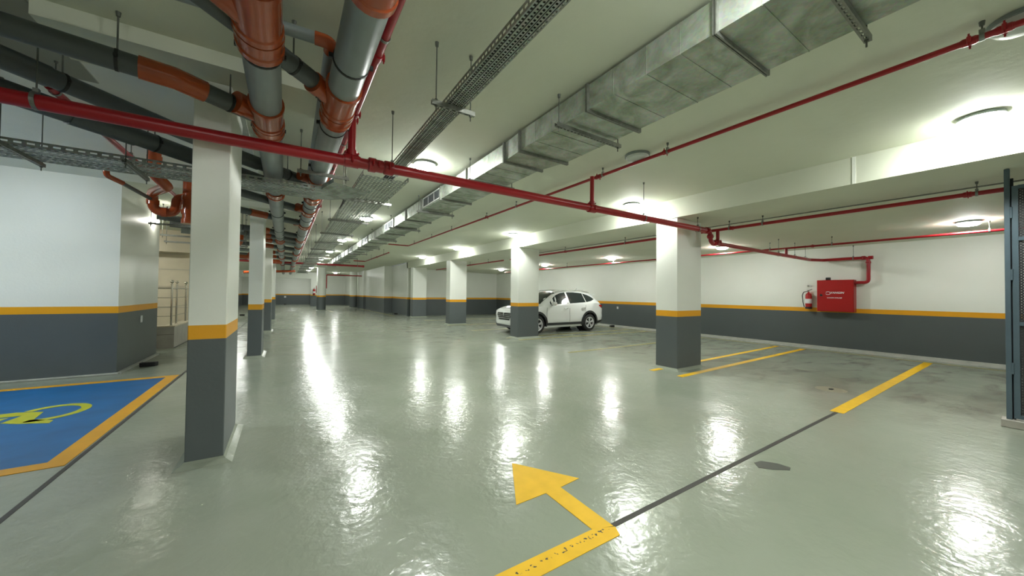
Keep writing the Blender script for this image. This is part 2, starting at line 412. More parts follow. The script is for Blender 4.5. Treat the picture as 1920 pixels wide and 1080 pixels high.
# wheelchair symbol: wheel ring, seat, leg, torso and head
bm = B(); c = (-2.56, 7.18); n = 40; a0, a1 = math.radians(-105), math.radians(150)
o_, i_ = [], []
for k in range(n+1):
    a = a0+(a1-a0)*k/n
    o_.append((c[0]+.345*math.cos(a), c[1]+.40*math.sin(a))); i_.append((c[0]+.25*math.cos(a), c[1]+.30*math.sin(a)))
pp = [(x+4.2, y-7) for x, y in o_+i_[::-1]]
lo = [[bm.verts.new((x+4.2, y-7, z)) for x, y in o_] for z in (.0005, .006)]
li = [[bm.verts.new((x+4.2, y-7, z)) for x, y in i_] for z in (.0005, .006)]
for k in range(n):
    bm.faces.new([lo[1][k], lo[1][k+1], li[1][k+1], li[1][k]]); bm.faces.new([lo[0][k], lo[0][k+1], lo[1][k+1], lo[1][k]])
    bm.faces.new([li[0][k], li[0][k+1], li[1][k+1], li[1][k]])
obj('symbol_wheel', bm, 'lime', bay)
bpart('symbol_leg', [(-2.92, 7.38), (-2.65, 7.26), (-2.59, 6.89), (-2.38, 6.74), (-2.37, 6.62), (-2.66, 6.76), (-2.84, 6.88), (-2.79, 7.17), (-3.4, 7.20), (-3.4, 7.34)], 'lime', .006)
bpart('symbol_torso', [(-2.88, 7.12), (-2.92, 6.95), (-3.6, 7.02), (-3.6, 7.18)], 'lime', .006)
obj('symbol_head', lathe(B(), [(.13, .0005), (.13, .006)], (.38, .08, 0), seg=24), 'lime', bay)

# floor stain and small litter
tag(obj('floor_stain', prism(B(), [(3.82, 1.56), (3.90, 1.47), (4.02, 1.38), (4.09, 1.40), (4.08, 1.50), (4.00, 1.61), (3.90, 1.63)], .0005, .002), 'stain'),
    'small dark stain on the glossy floor right of the joint', 'stain')
t = thing('litter_patch', 'tiny black scrap on a pale patch between the parking lines', 'scrap', (8.17, 2.2, 0))
obj('patch', lathe(B(), [(.22, .0005), (.22, .0015)], seg=18), mat('pale_patch', (.30, .285, .20, 1), .4), t)
obj('scrap', prism(B(), [(-.05, -.02), (.03, -.03), (.06, .01), (0, .03), (-.04, .02)], .0015, .012), 'rubber', t)

# ================================================================== CEILING LAMPS
def make_lamp(label, on=True, z=ZC):
    t = thing('ceiling_lamp', label, 'lamp')
    obj('mounting_ring', lathe(B(), [(.15, 0), (.178, -.003), (.18, -.034), (.17, -.038), (.15, -.034)], seg=32), 'ring', t, smooth=True)
    prof = [(.150, -.030)] + [(.166*math.cos(a)**.6, -.036-.062*math.sin(a)) for a in [math.radians(d) for d in (0, 18, 36, 54, 72, 88)]]
    obj('diffuser', lathe(B(), prof, seg=24), 'lamp' if on else 'lampoff', t, smooth=True)
    return t
lamps = []
RA = [(6.72, y) for y in (.47, 5.35, 10.4, 15.2, 20.2)]
RB = [(1.88, y) for y in (-3.7, .6, 5.6, 10.6, 15.6, 20.4, 25.4, 30.4, 35.4, 40.4)]  # first one is an unseen lamp added behind the camera as fill
RC = [(11.9, y) for y in (1.0, 5.9, 10.5, 15.2, 19.8)]
RD = [(-2.5, 21.0), (-2.5, 30), (-4.4, 7.0), (-5.0, 14.9), (.8, 48), (4.6, 43), (-1.5, -1.2)]  # last one is added out of view to brighten the nearest slim pillar
on0 = make_lamp('x'); off0 = None
namesA = ['glaring ceiling lamp nearest the right edge, above the dropped slab edge', 'glaring ceiling lamp just above the nearest wide pillar',
          'ceiling lamp glowing above the pillar in front of the car', 'ceiling lamp above the third wide pillar', 'farthest ceiling lamp beside the dropped slab']
namesB = ['added unseen fill lamp behind the camera beside the narrow tray', 'ceiling lamp overhead between cable tray and duct, out of frame', 'bright round ceiling lamp between the narrow cable tray and the duct', 'second ceiling lamp beside the wide cable tray',
          'third ceiling lamp beside the wide cable tray', 'fourth ceiling lamp beside the wide cable tray', 'fifth ceiling lamp beside the wide cable tray',
          'sixth ceiling lamp beside the wide cable tray', 'seventh small ceiling lamp far down the aisle', 'farthest small ceiling lamp down the aisle']
namesC = ['round lamp on the low slab beside the gate post', 'lamp on the low slab behind the nearest wide pillar', 'lamp on the low slab above the white car',
          'lamp on the low slab hidden behind the second pillar', 'farthest lamp on the low slab, left of the second pillar']
namesD = ['lamp behind the second slim pillar', 'lamp far behind the slim pillars', 'cool white lamp over the blue disabled bay', 'lamp inside the stair enclosure', 'lamp before the far end wall', 'lamp near the far round pillar', 'added unseen fill lamp behind the camera on the left side']
first = True
for (ps, nm, zf, grp) in ((RA, namesA, lambda x: ZC, 'lamps along the dropped slab edge'), (RB, namesB, lambda x: ZC, 'lamps between tray and duct'),
                          (RC, namesC, lambda x: 3.34-(x-7.15)*.15/7.45, 'lamps on the low slab'), (RD, namesD, lambda x: ZC, 'lamps of the left side')):
    for (x, y), l in zip(ps, nm):
        o = on0 if first else copy_tree(on0); first = False
        zz = zf(x)
        if (x, y) == (-4.4, 7.0):   # cooler tube in this fixture
            for ch in o.children:
                if ch.name.startswith('diffuser'): ch.data = ch.data.copy(); ch.data.materials[0] = MT['lamp_cool']
        o.location = (x, y, zz); tag(o, l, 'lamp', grp)
for (x, y), l in (((4.42, 3.42), 'unlit grey ceiling lamp between the duct and the thin red pipe'), ((4.62, .12), 'unlit grey ceiling lamp at the top right corner')):
    if off0 is None: off0 = o = make_lamp(l, False)
    else: o = copy_tree(off0)
    o.location = (x, y, ZC); tag(o, l, 'lamp', 'unlit ceiling lamps')

# ================================================================== HANGERS
def rod_bm(bm, x, y, z0, z1, r=.005):
    tube(bm, [(x, y, z0), (x, y, z1)], r, 8)
    lathe(bm, [(.014, z1-.03), (.016, z1-.001)], (x, y, 0), seg=8)
    return bm
def trapeze(x0, x1, y, z, ztop, label, group, slots=True, w=.041, ext=.04):
    """strut channel carried by two threaded rods"""
    t = thing('trapeze_hanger', label, 'hanger bracket', ((x0+x1)/2, y, z), 0, group)
    h = (x1-x0)/2
    bm = B(); n = max(4, int(2*h/.05)); pitch = 2*h/n
    # channel: two flanges and a slotted web
    box(bm, -h, h, -w/2, -w/2+.003, -.02, .02); box(bm, -h, h, w/2-.003, w/2, -.02, .02)
    box(bm, -h, h, -w/2+.003, -.008, -.02, -.017); box(bm, -h, h, .008, w/2-.003, -.02, -.017)
    for k in range(n+1):
        xx = -h+k*pitch; box(bm, max(-h, xx-pitch*.2), min(h, xx+pitch*.2), -.008, .008, -.02, -.017)
    obj('strut_channel', bm, 'steel', t)
    for s in (-1, 1):
        bm = B(); xr = s*(h-ext)
        tube(bm, [(xr, 0, -.07), (xr, 0, ztop-z)], .0055, 8)
        lathe(bm, [(.014, ztop-z-.035), (.017, ztop-z-.001)], (xr, 0, 0), seg=8)
        lathe(bm, [(.013, -.032), (.013, -.02)], (xr, 0, 0), seg=6); lathe(bm, [(.013, .02), (.013, .032)], (xr, 0, 0), seg=6)
        obj('threaded_rod', bm, 'rod', t)
    return t

# ================================================================== CABLE TRAYS
def tray(name, label, P0, P1, wid, hgt, pitch, ncol, z, side_pitch=None, group=None, dense=1e9, zoff=None):
    """perforated tray from P0 to P1 (world xy), floor at z; open slots are real holes"""
    d = Vector((P1[0]-P0[0], P1[1]-P0[1])); Lg = d.length; d.normalize(); n = Vector((-d.y, d.x))
    t = thing(name, label, 'cable tray', (P0[0], P0[1], z), math.atan2(d.y, d.x), group)
    rows = int(min(Lg, dense)/pitch)
    bm = B()
    ys = []; cw = wid/ncol
    for c in range(ncol):
        y0 = -wid/2 + c*cw; ys += [y0, y0+cw*.28, y0+cw*.72]
    ys.append(wid/2)
    xs = []
    for r in range(rows): xs += [r*pitch, r*pitch+pitch*.45]
    xs.append(rows*pitch)
    V = [[bm.verts.new((x, y, 0)) for y in ys] for x in xs]
    for i in range(len(xs)-1):
        for j in range(len(ys)-1):
            if j % 3 == 1 and (i+ (j//3) % 2) % 2 == 1: continue
            bm.faces.new([V[i][j], V[i+1][j], V[i+1][j+1], V[i][j+1]])
    if Lg > dense: 
        v = [bm.verts.new(p) for p in [(rows*pitch, -wid/2, 0), (Lg, -wid/2, 0), (Lg, wid/2, 0), (rows*pitch, wid/2, 0)]]; bm.faces.new(v)
    obj('tray_bottom', bm, 'tray', t)
    sp = pitch*1.6
    for s in (-1, 1):
        bm = B(); zs = [0, hgt*.35, hgt*.65, hgt]; xs = []
        for r in range(int(min(Lg, dense)/sp)): xs += [r*sp, r*sp+sp*.4]
        xs.append(min(Lg, dense))
        V = [[bm.verts.new((x, s*wid/2, zz)) for zz in zs] for x in xs]
        for i in range(len(xs)-1):
            for j in range(3):
                if j == 1 and i % 2 == 1: continue
                bm.faces.new([V[i][j], V[i+1][j], V[i+1][j+1], V[i][j+1]])
        if Lg > dense:
            bm.faces.new([bm.verts.new(p) for p in [(dense, s*wid/2, 0), (Lg, s*wid/2, 0), (Lg, s*wid/2, hgt), (dense, s*wid/2, hgt)]])
        # rolled lip
        box(bm, 0, Lg, s*wid/2-.008 if s > 0 else -wid/2, s*wid/2 if s > 0 else -wid/2+.008, hgt, hgt+.003)
        obj('side_rail', bm, 'tray', t)
    return t
tray('cable_tray', 'narrow perforated cable tray running overhead past the lamp', (1.215, -3), (1.215, 5.05), .165, .06, .030, 5, 3.255)
tray('cable_tray', 'wide perforated cable tray running down the aisle', (1.145, 5.0), (1.145, 35), .60, .06, .085, 12, 3.20, dense=26)
tray('cable_tray', 'cross cable tray passing behind the nearest slim pillar', (-9, 6.08), (.35, 6.08), .62, .06, .055, 12, 3.10)
# curved link piece from cross tray up to the wide tray
bm = B()
pp = [(.35, 6.08, 3.10), (.50, 6.07, 3.11), (.62, 6.0, 3.135), (.74, 5.88, 3.17), (.82, 5.72, 3.195)]
V = []
for i, p in enumerate(pp):
    q = Vector(pp[min(i+1, 4)])-Vector(pp[max(i-1, 0)]); n_ = Vector((-q.y, q.x, 0)).normalized()*.30
    V.append([bm.verts.new(Vector(p)-n_), bm.verts.new(Vector(p)+n_), bm.verts.new(Vector(p)-n_+Vector((0, 0, .06))), bm.verts.new(Vector(p)+n_+Vector((0, 0, .06)))])
for i in range(4):
    a, b = V[i], V[i+1]
    bm.faces.new([a[0], b[0], b[1], a[1]]); bm.faces.new([a[0], b[0], b[2], a[2]]); bm.faces.new([a[1], b[1], b[3], a[3]])
tag(obj('tray_bend', bm, 'tray'), 'curved sheet metal bend joining the cross tray to the wide tray', 'cable tray')
for i, (dx, m) in enumerate(((-.18, 'rubber'), (.02, 'label'), (.15, 'pvc'))):
    pts = [(-6, 6.08+dx, 3.125), (.2, 6.08+dx, 3.125), (.6, 6.0+dx, 3.17), (1.0+dx, 6.6, 3.23), (1.1+dx, 9, 3.22), (1.1+dx, 20, 3.22)]
    tag(obj('cable', tube(B(), rounded(pts, .3), .012, 8), m, smooth=True), ['black', 'white', 'grey'][i]+' cable lying in the cross tray and turning along the wide tray', 'cable')
for i, dx in enumerate((-.055, -.02, .018, .052)):
    tag(obj('cable', tube(B(), [(1.215+dx, -3, 3.268), (1.215+dx, 5.3, 3.268)], .0145, 8), 'rubber', smooth=True), 'black cable lying in the narrow perforated tray', 'cable', 'black cables in the narrow tray')
tn = ['trapeze bracket under the narrow cable tray, nearest', 'trapeze bracket under the wide tray, first after the red pipe']
trapeze(1.0, 1.40, 2.83, 3.234, ZC, tn[0], 'brackets under the cable trays', w=.03)
trapeze(1.0, 1.43, .3, 3.232, ZC, 'trapeze bracket under the narrow tray, out of frame overhead', 'brackets under the cable trays')
ordn = ['first', 'second', 'third', 'fourth', 'fifth', 'sixth', 'seventh', 'eighth', 'ninth', 'tenth', 'eleventh', 'twelfth', 'thirteenth', 'fourteenth']
for k, y in enumerate([6.4, 8.45, 10.5, 12.6, 14.7, 16.8, 19, 21.2, 23.4, 25.6, 28, 31, 34]):
    trapeze(.74, 1.55, y, 3.178, ZC, '%s trapeze bracket under the wide cable tray counting from the camera' % ordn[k], 'brackets under the wide cable tray')
def cross_bracket(x, y0, y1, z, label):
    t = trapeze(-(y1-y0)/2, (y1-y0)/2, 0, 0, ZC-z, label, 'brackets under the cross tray')
    t.location = (x, (y0+y1)/2, z); t.rotation_euler = (0, 0, math.pi/2)
cross_bracket(-2.43, 5.68, 6.48, 3.078, 'strut bracket under the cross tray at the left, above the white wall')
cross_bracket(-1.55, 5.68, 6.48, 3.078, 'strut bracket under the cross tray next to the orange riser')
trapeze(.10, .72, 5.35, 3.205, ZC, 'thin strut bracket under the right drain pipe behind the red main', 'brackets under the drains', w=.03)

# ================================================================== AIR DUCT
dk = thing('air_duct', 'rectangular galvanised air duct running down the aisle ceiling', 'air duct', (2.85, 0, 0))
def dbox(name, x0, x1, y0, y1, z0, z1, m='duct', parent=None):
    o = obj(name, bx(x0-2.85, x1-2.85, y0, y1, z0, z1), m, parent or dk); return o
secs = [(-3, -.3), (-.3, 1.28), (1.28, 2.52), (2.52, 3.72)]
for a, b in secs: dbox('duct_section', 2.5, 3.27, a, b, 3.475, 3.72)
# reducer
bm = B()
A_ = [(-.35, 3.72, 3.475), (.42, 3.72, 3.475), (.42, 3.72, 3.72), (-.35, 3.72, 3.72)]; Bq = [(-.35, 4.1, 3.45), (.27, 4.1, 3.45), (.27, 4.1, 3.70), (-.35, 4.1, 3.70)]
va = [bm.verts.new(p) for p in A_]; vb = [bm.verts.new(p) for p in Bq]
for i in range(4): bm.faces.new([va[i], va[(i+1) % 4], vb[(i+1) % 4], vb[i]])
bm.faces.new(va); bm.faces.new(vb[::-1]); obj('reducer', bm, 'duct', dk)
ys = [4.1, 5.3, 6.45, 7.6, 8.8, 9.95, 11.2, 12.4, 13.6, 14.8, 16, 17.2, 18.4, 19.6, 20.8, 22, 23.2, 24.4, 25.6, 26.8, 28]
for a, b in zip(ys[:-1], ys[1:]):
    wR = 3.12 if a < 17 else 3.0
    dbox('duct_section', 2.5, wR, a, b, 3.455, 3.70)
def flange(y, x0, x1, z0, z1):
    bm = B(); q = .032
    for s in (-.009, .009):
        a, b = y+s-.006, y+s+.006
        box(bm, x0-2.85-q, x0-2.85, a, b, z0-q, z1); box(bm, x1-2.85, x1-2.85+q, a, b, z0-q, z1); box(bm, x0-2.85, x1-2.85, a, b, z0-q, z0)
    obj('flange', bm, 'steel', dk)
for y in (-.3, 1.28, 2.52, 3.72): flange(y, 2.5, 3.27, 3.475, 3.72)
for y in ys: flange(y, 2.5, 3.12 if y < 17 else 3.0, 3.455, 3.70)
# folded stiffening seams across the underside
bm = B()
for y in [-2.4, -1.8, -1.0, -.65, .05, .35, .7, 1.0, 1.55, 1.85, 2.2, 2.8, 3.1, 3.4]:
    box(bm, -.35, .42, y-.004, y+.004, 3.470, 3.476); box(bm, -.353, -.349, y-.003, y+.003, 3.475, 3.72)
for a, b in zip(ys[:-1], ys[1:]):
    for k in (1, 2, 3):
        y = a+(b-a)*k/4; box(bm, -.35, .27 if a < 17 else .15, y-.004, y+.004, 3.450, 3.456)
obj('stiffening_seams', bm, 'duct', dk)['kind'] = 'stuff'
# supply grilles on the aisle side
def grille(y0, y1):
    g = obj('grille', B(), 'grille', dk)
    bm = B(); x = -.35; z0, z1 = 3.475, 3.685; f = .022
    for (a, b, c, d) in ((y0, y1, z0, z0+f), (y0, y1, z1-f, z1), (y0, y0+f, z0+f, z1-f), (y1-f, y1, z0+f, z1-f)):
        box(bm, x-.014, x, a, b, c, d)
    for q in (1, 2): 
        yy = y0+(y1-y0)*q/3; box(bm, x-.012, x, yy-.006, yy+.006, z0+f, z1-f)
    bm.to_mesh(g.data); bm.free()
    bm = B(); n = 9
    for k in range(n):
        z = z0+f+(z1-z0-2*f)*(k+.5)/n; box(bm, x-.011, x-.004, y0+f, y1-f, z-.003, z+.003)
    obj('louvres', bm, mat('grey_louvre', (.3, .32, .34, 1), .5), g)
    obj('grille_backing', bx(x-.003, x-.0005, y0+f, y1-f, z0+f, z1-f), 'dark', g)
for a, b in ((6.5, 7.5), (9.98, 11.0), (13.7, 14.7), (17.3, 18.3), (20.9, 21.9)): grille(a, b)
dn = ['trapeze bracket under the duct near the top edge of the picture', 'trapeze bracket under the wide duct section', 'duct bracket just behind the big red pipe']
for k, y in enumerate([.70, 2.85, 4.98, 7.5, 9.9, 12.4, 15, 17.6, 20.2, 22.8, 25.4]):
    nm = dn[k] if k < 3 else '%s duct bracket counting from the camera' % ordn[k]
    trapeze(2.36, 3.36 if y < 3 else 3.22, y, 3.42 if y < 3 else 3.40, ZC, nm, 'brackets under the air duct')

# ================================================================== RED FIRE PIPES
def red_pipe(label, pts, r, rad=.1, group=None, extra=None, name='fire_pipe'):
    t = thing(name, label, 'pipe', pts[0], 0, group); o = Vector(pts[0])
    P = [Vector(p)-o for p in pts]
    obj('pipe_run', tube(B(), rounded(P, rad) if len(P) > 2 else P, r, 18), 'red', t, smooth=True)
    return t, o
def coupling(t, o, p, d, r, L=.07, m='red', name='coupling'):
    """grooved coupling around a pipe at p with axis d, two bolt ears"""
    p = Vector(p)-o; d = Vector(d).normalized(); bm = B()
    tube(bm, [p-d*L/2, p+d*L/2], r*1.28, 16); 
    tube(bm, [p-d*L*.62, p-d*L*.42], r*1.13, 16); tube(bm, [p+d*L*.42, p+d*L*.62], r*1.13, 16)
    u = d.cross(Vector((0, 0, 1)) if abs(d.z) < .9 else Vector((0, 1, 0))).normalized()
    v = d.cross(u)
    for s in (-1, 1):
        c = p+(u*s)*(r*1.45)
        tube(bm, [c-v*.025, c+v*.025], .012, 8); tube(bm, [c-v*.045, c+v*.045], .006, 6)
    return obj(name, bm, m, t, smooth=True)
def ring_hanger(t, o, p, d, r, ztop, bolt=True):
    p = Vector(p)-o; d = Vector(d).normalized(); bm = B()
    a = Vector((0, 0, 1)); b = d.cross(a).normalized(); n = 20; R = r*1.12
    ringp = [p + a*math.cos(2*math.pi*k/n)*R + b*math.sin(2*math.pi*k/n)*R for k in range(n+1)]
    for k in range(n):
        q = d*.013; x0, x1 = ringp[k], ringp[k+1]; e0 = (x0-p).normalized()*.004; e1 = (x1-p).normalized()*.004
        V = [bm.verts.new(x) for x in (x0-q, x0+q, x1+q, x1-q, x0-q+e0, x0+q+e0, x1+q+e1, x1-q+e1)]
        for f in [(0,1,2,3),(4,7,6,5),(0,4,5,1),(1,5,6,2),(2,6,7,3),(3,7,4,0)]: bm.faces.new([V[i] for i in f])
    top = p+a*R
    box(bm, top.x-.015, top.x+.015, top.y-.015, top.y+.015, top.z, top.z+.03)
    h = obj('pipe_hanger', bm, 'steel', t)
    bm = B(); zt = ztop-o.z
    tube(bm, [top+a*.02, Vector((top.x, top.y, zt))], .0055, 8); lathe(bm, [(.013, zt-.035), (.017, zt-.001)], (top.x, top.y, 0), seg=8)
    obj('threaded_rod', bm, 'rod', h)

YM, ZM = 4.20, 3.07
t, o = red_pipe('big red fire main crossing the picture from the left edge', [(-9, YM, ZM-.03), (-.5, YM, 3.05), (.98, YM, 3.07), (7.74, YM, 3.08)], .058)
coupling(t, o, (.98, YM, 3.07), (1, 0, 0), .062, .09); coupling(t, o, (.80, YM, 3.07), (1, 0, 0), .062, .07)
coupling(t, o, (.86, YM, 3.07), (1, 0, 0), .055, .10)
for x, rr in ((-1.62, .058), (1.02, .058), (5.62, .058), (7.45, .058)): ring_hanger(t, o, (x, YM, 3.055 if x < 0 else 3.075), (1, 0, 0), rr, ZC if x < 7.1 else 3.33)
# tees with risers
for (x, z1, lab) in ((.585, 3.56, 'a'), (4.27, 3.60, 'b')):
    r_ = .042 if x < 1 else .034
    obj('riser', tube(B(), [Vector((x, YM, 3.08))-o, Vector((x, YM, z1))-o], r_, 16), 'red', t, smooth=True)
    coupling(t, o, (x, YM, 3.155), (0, 0, 1), r_*1.05, .06); coupling(t, o, (x, YM, 3.07), (1, 0, 0), .056, .14, name='tee')
# drop at the wide pillar and lower extension to the right wall
e, eo = red_pipe('red fire pipe from the wide pillar to the hose cabinet', [(7.74, YM, 3.08), (7.93, YM, 3.08), (7.98, YM, 2.83), (13.75, YM, 2.80), (14.2, 4.0, 2.80), (14.2, 2.98, 2.80), (14.2, 2.98, 2.08), (14.2, 3.26, 2.08)], .045, .1)
coupling(e, eo, (7.80, YM, 3.08), (1, 0, 0), .056, .08); coupling(e, eo, (7.955, YM, 2.96), (.1, 0, -1), .05, .07)
coupling(e, eo, (8.14, YM, 2.83), (1, 0, 0), .05, .08); coupling(e, eo, (14.2, 2.98, 2.66), (0, 0, 1), .045, .05)
coupling(e, eo, (14.2, 3.08, 2.80), (0, 1, 0), .045, .07); coupling(e, eo, (8.27, YM, 2.86), (1, 0, 0), .05, .12, name='tee')
obj('riser', tube(B(), [Vector((8.27, YM, 2.85))-eo, Vector((8.27, YM, 3.14))-eo], .036, 14), 'red', e, smooth=True)
obj('riser', tube(B(), [Vector((12.0, YM, 2.82))-eo, Vector((12.0, YM, 3.0))-eo], .036, 14), 'red', e, smooth=True)
obj('pipe_stub', tube(B(), [Vector((14.2, 2.98, 2.80))-eo, Vector((14.2, 2.88, 2.80))-eo], .05, 14), 'red', e, smooth=True)
for x in (11.5, 12.6, 13.4): ring_hanger(e, eo, (x, YM, 2.81), (1, 0, 0), .045, 3.24)
ring_hanger(e, eo, (14.2, 3.3, 2.80), (0, 1, 0), .045, 3.19)
# ceiling sprinkler runs along the aisle
def along(label, x, z, y0, y1, r, hang, ztop, cps=(), tail=None, xe=None):
    pts = [(x, y0, z), (xe or x, y1, z)]
    if tail: pts.append(tail)
    t, o = red_pipe(label, pts, r, .06)
    for y in hang: ring_hanger(t, o, (x+((xe or x)-x)*(y-y0)/(y1-y0), y, z), (0, 1, 0), r, ztop)
    for y in cps: coupling(t, o, (x+((xe or x)-x)*(y-y0)/(y1-y0), y, z), (0, 1, 0), r, .07)
    return t, o
t, o = along('thin red sprinkler pipe running down the aisle ceiling right of the duct', 4.44, 3.63, -3, 15.0, .024, (.3, 2.92, 4.1, 6.7, 8.1, 10.4, 12.2, 14.2), ZC, (.36, .2, 2.95, 4.2, 8.1), (3.55, 15.0, 3.63), 4.38)
coupling(t, o, (4.42, YM, 3.63), (0, 1, 0), .028, .1, name='tee')
tag(obj('conduit', tube(B(), [(3.55, 15.0, 3.63), (2.9, 15.0, 3.62)], .012, 8), 'steel', smooth=True), 'thin grey pipe from the red elbow across to the duct', 'conduit')
t, o = along('red sprinkler pipe running overhead beside the right drain pipe', .60, 3.56, -3, 26, .032, (.8, 2.75, 5.0, 8, 11, 14), ZC, (3.0, 4.1, 4.25, 6.5, 9))
t, o = along('short red sprinkler pipe beyond the duct far down the aisle', 4.05, 3.5, 17.0, 22.8, .03, (18, 21), ZC, (19.5,), (3.4, 22.8, 3.5))
t, o = along('red sprinkler pipe under the low slab nearest the dropped edge', 8.27, 3.14, -3, 13.0, .032, (.62, 3.3, 3.95, 6.8, 9.4, 11.7), 3.31, (.7, 3.9, 9.4))
t, o = along('second piece of the red pipe under the low slab behind the pillars', 8.27, 3.14, 13.6, 22, .032, (15, 17, 19), 3.31, (17.5,))
t, o = along('thin red sprinkler pipe under the low slab nearer the right wall', 12.0, 3.02, -3, 19.5, .026, (.75, 3.2, 4.6, 7.6, 10.5, 13.5), 3.23, (3.6, 8))
tag(obj('conduit', tube(B(), [(8.55, -3, 3.285), (8.55, 13, 3.285)], .012, 8), 'steel', smooth=True), 'thin grey conduit under the low slab beside the red pipe', 'conduit')
for y in (2.45, .15, 5.6, 8.4): pass
# far cross main
t, o = red_pipe('red fire pipe crossing the aisle far away near the round pillar', [(-3.5, 24.6, 3.32), (4.3, 24.6, 3.32)], .06)
for x in (-1.5, 1.0, 3.9): ring_hanger(t, o, (x, 24.6, 3.32), (1, 0, 0), .06, ZC)
coupling(t, o, (4.25, 24.6, 3.32), (1, 0, 0), .06, .1)
t2, o2 = red_pipe('red pipe dropping beside the round pillar far away', [(6.45, 38, 3.25), (3.3, 38, 3.25), (3.3, 38, 1.95)], .055)
ring_hanger(t2, o2, (4.5, 38, 3.25), (1, 0, 0), .055, ZC)
t3, o3 = red_pipe('small vertical red pipe beside the far extinguisher', [(2.95, 44.95, 2.3), (2.95, 44.95, 1.5)], .05)
t4, o4 = red_pipe('red sprinkler pipe passing above the cross tray over the white wall', [(-1.82, 4.9, 3.45), (-1.82, 12.0, 3.45)], .032)
for y in (5.0, 6.9, 10.4): ring_hanger(t4, o4, (-1.82, y, 3.45), (0, 1, 0), .032, ZC)

# ================================================================== DRAIN PIPES
def run(parent, o, a, b, r, m='pvc', name='pipe_length', seg=24):
    return obj(name, tube(B(), [Vector(a)-o, Vector(b)-o], r, seg), m, parent, smooth=True)
def socket(parent, o, p, d, r, L, branch=None, br=None, bl=.3, name=None, both=True):
    """orange socket fitting: sleeve with raised collars; with a branch it is a wye"""
    p = Vector(p)-o; d = Vector(d).normalized(); bm = B(); R = r*1.09
    tube(bm, [p-d*L/2, p-d*(L/2-.05), p-d*(L/2-.06), p+d*(L/2-.06), p+d*(L/2-.05), p+d*L/2], R, 24, radii=[R*1.07, R*1.07, R, R, R*1.07, R*1.07])
    if branch is not None:
        q = Vector(branch).normalized(); s = p+d*(L*.30)
        b2 = br*1.09
        tube(bm, [s, s+q*(bl-.07), s+q*(bl-.065), s+q*bl], b2, 20, radii=[b2, b2, b2*1.12, b2*1.12])
    return obj(name or ('wye_fitting' if branch is not None else 'socket_fitting'), bm, 'orange', parent, smooth=True)
def clamp(parent, o, p, d, r, ztop=ZC):
    p = Vector(p)-o; d = Vector(d).normalized(); bm = B()
    tube(bm, [p-d*.010, p+d*.010], r*1.045, 24)
    u = d.cross(Vector((0, 0, 1))).normalized()
    for s in (-1, 1):
        c = p+u*s*(r*1.12); e_ = .011 if r < .1 else .016; box(bm, c.x-e_, c.x+e_, c.y-e_*.7, c.y+e_*.7, c.z-e_, c.z+e_)
    k = obj('pipe_clamp', bm, 'rubber', parent)
    bm = B(); zt = ztop-o.z
    tube(bm, [p+Vector((0, 0, r)), Vector((p.x, p.y, zt))], .006, 8); lathe(bm, [(.013, zt-.035), (.017, zt-.001)], (p.x, p.y, 0), seg=8)
    obj('threaded_rod', bm, 'rod', k)

X1, X2, ZD, RD_ = -.178, .385, 3.35, .122
d1 = thing('drain_pipe', 'left large grey drain pipe with orange fittings running down the aisle', 'drain pipe', (X1, 0, ZD), 0, 'large drain pipes'); o1 = Vector((X1, 0, ZD))
d2 = thing('drain_pipe', 'right large grey drain pipe with orange fittings running down the aisle', 'drain pipe', (X2, 0, ZD), 0, 'large drain pipes'); o2_ = Vector((X2, 0, ZD))
run(d1, o1, (X1, -3, ZD), (X1, 2.45, ZD), RD_); run(d1, o1, (X1, 2.95, ZD), (X1, 7.0, ZD), RD_); run(d1, o1, (X1, 7.0, ZD), (X1, 15, ZD), RD_*.98); run(d1, o1, (X1, 15, ZD), (X1, 40, ZD), RD_*.96)
run(d2, o2_, (X2, -3, ZD), (X2, 6, ZD), RD_); run(d2, o2_, (X2, 6, ZD), (X2, 14, ZD), RD_*.98); run(d2, o2_, (X2, 14, ZD), (X2, 40, ZD), RD_*.96)
q1 = (-.62, -.55, .0); q2 = (-.72, -.42, .0)
socket(d1, o1, (X1, 2.58, ZD), (0, 1, 0), RD_, .46, (-.75, -.75, .05), .10, .34); socket(d1, o1, (X1, 2.92, ZD), (0, 1, 0), RD_*1.02, .20)
socket(d1, o1, (X1, 4.12, ZD), (0, 1, 0), RD_, .42, (-.8, -.60, .03), .082, .30); socket(d1, o1, (X1, 4.44, ZD), (0, 1, 0), RD_*1.02, .20)
for y, L in ((7.3, .34), (13.6, .30), (14.2, .30), (17, .4), (21, .4), (26, .4)): socket(d1, o1, (X1, y, ZD), (0, 1, 0), RD_, L)
for y in (3.08, 4.5, 9.2, 11.5, 12.9, 16, 19): clamp(d1, o1, (X1, y, ZD), (0, 1, 0), RD_)
socket(d2, o2_, (X2, 1.95, ZD), (0, 1, 0), RD_, .34)
socket(d2, o2_, (X2, 3.44, ZD), (0, 1, 0), RD_, .42, (-.66, -.66, .07), .072, .32); socket(d2, o2_, (X2, 3.76, ZD), (0, 1, 0), RD_*1.02, .20)
socket(d2, o2_, (X2, 6.20, ZD), (0, 1, 0), RD_, .40, (-.66, -.60, .08), .07, .30)
socket(d2, o2_, (X2, 7.25, ZD), (0, 1, 0), RD_, .40); socket(d2, o2_, (X2, 8.55, ZD), (0, 1, 0), RD_, .36, (-.68, -.58, .05), .07, .28)
socket(d2, o2_, (X2, 10.4, ZD), (0, 1, 0), RD_, .36, (-.68, -.58, .05), .07, .28)
for y, L in ((13.4, .4), (15.5, .3), (18.5, .4), (22, .4), (27, .4)): socket(d2, o2_, (X2, y, ZD), (0, 1, 0), RD_, L)
for y in (2.85, 4.05, 5.5, 7.9, 9.4, 12, 15, 18): clamp(d2, o2_, (X2, y, ZD), (0, 1, 0), RD_)

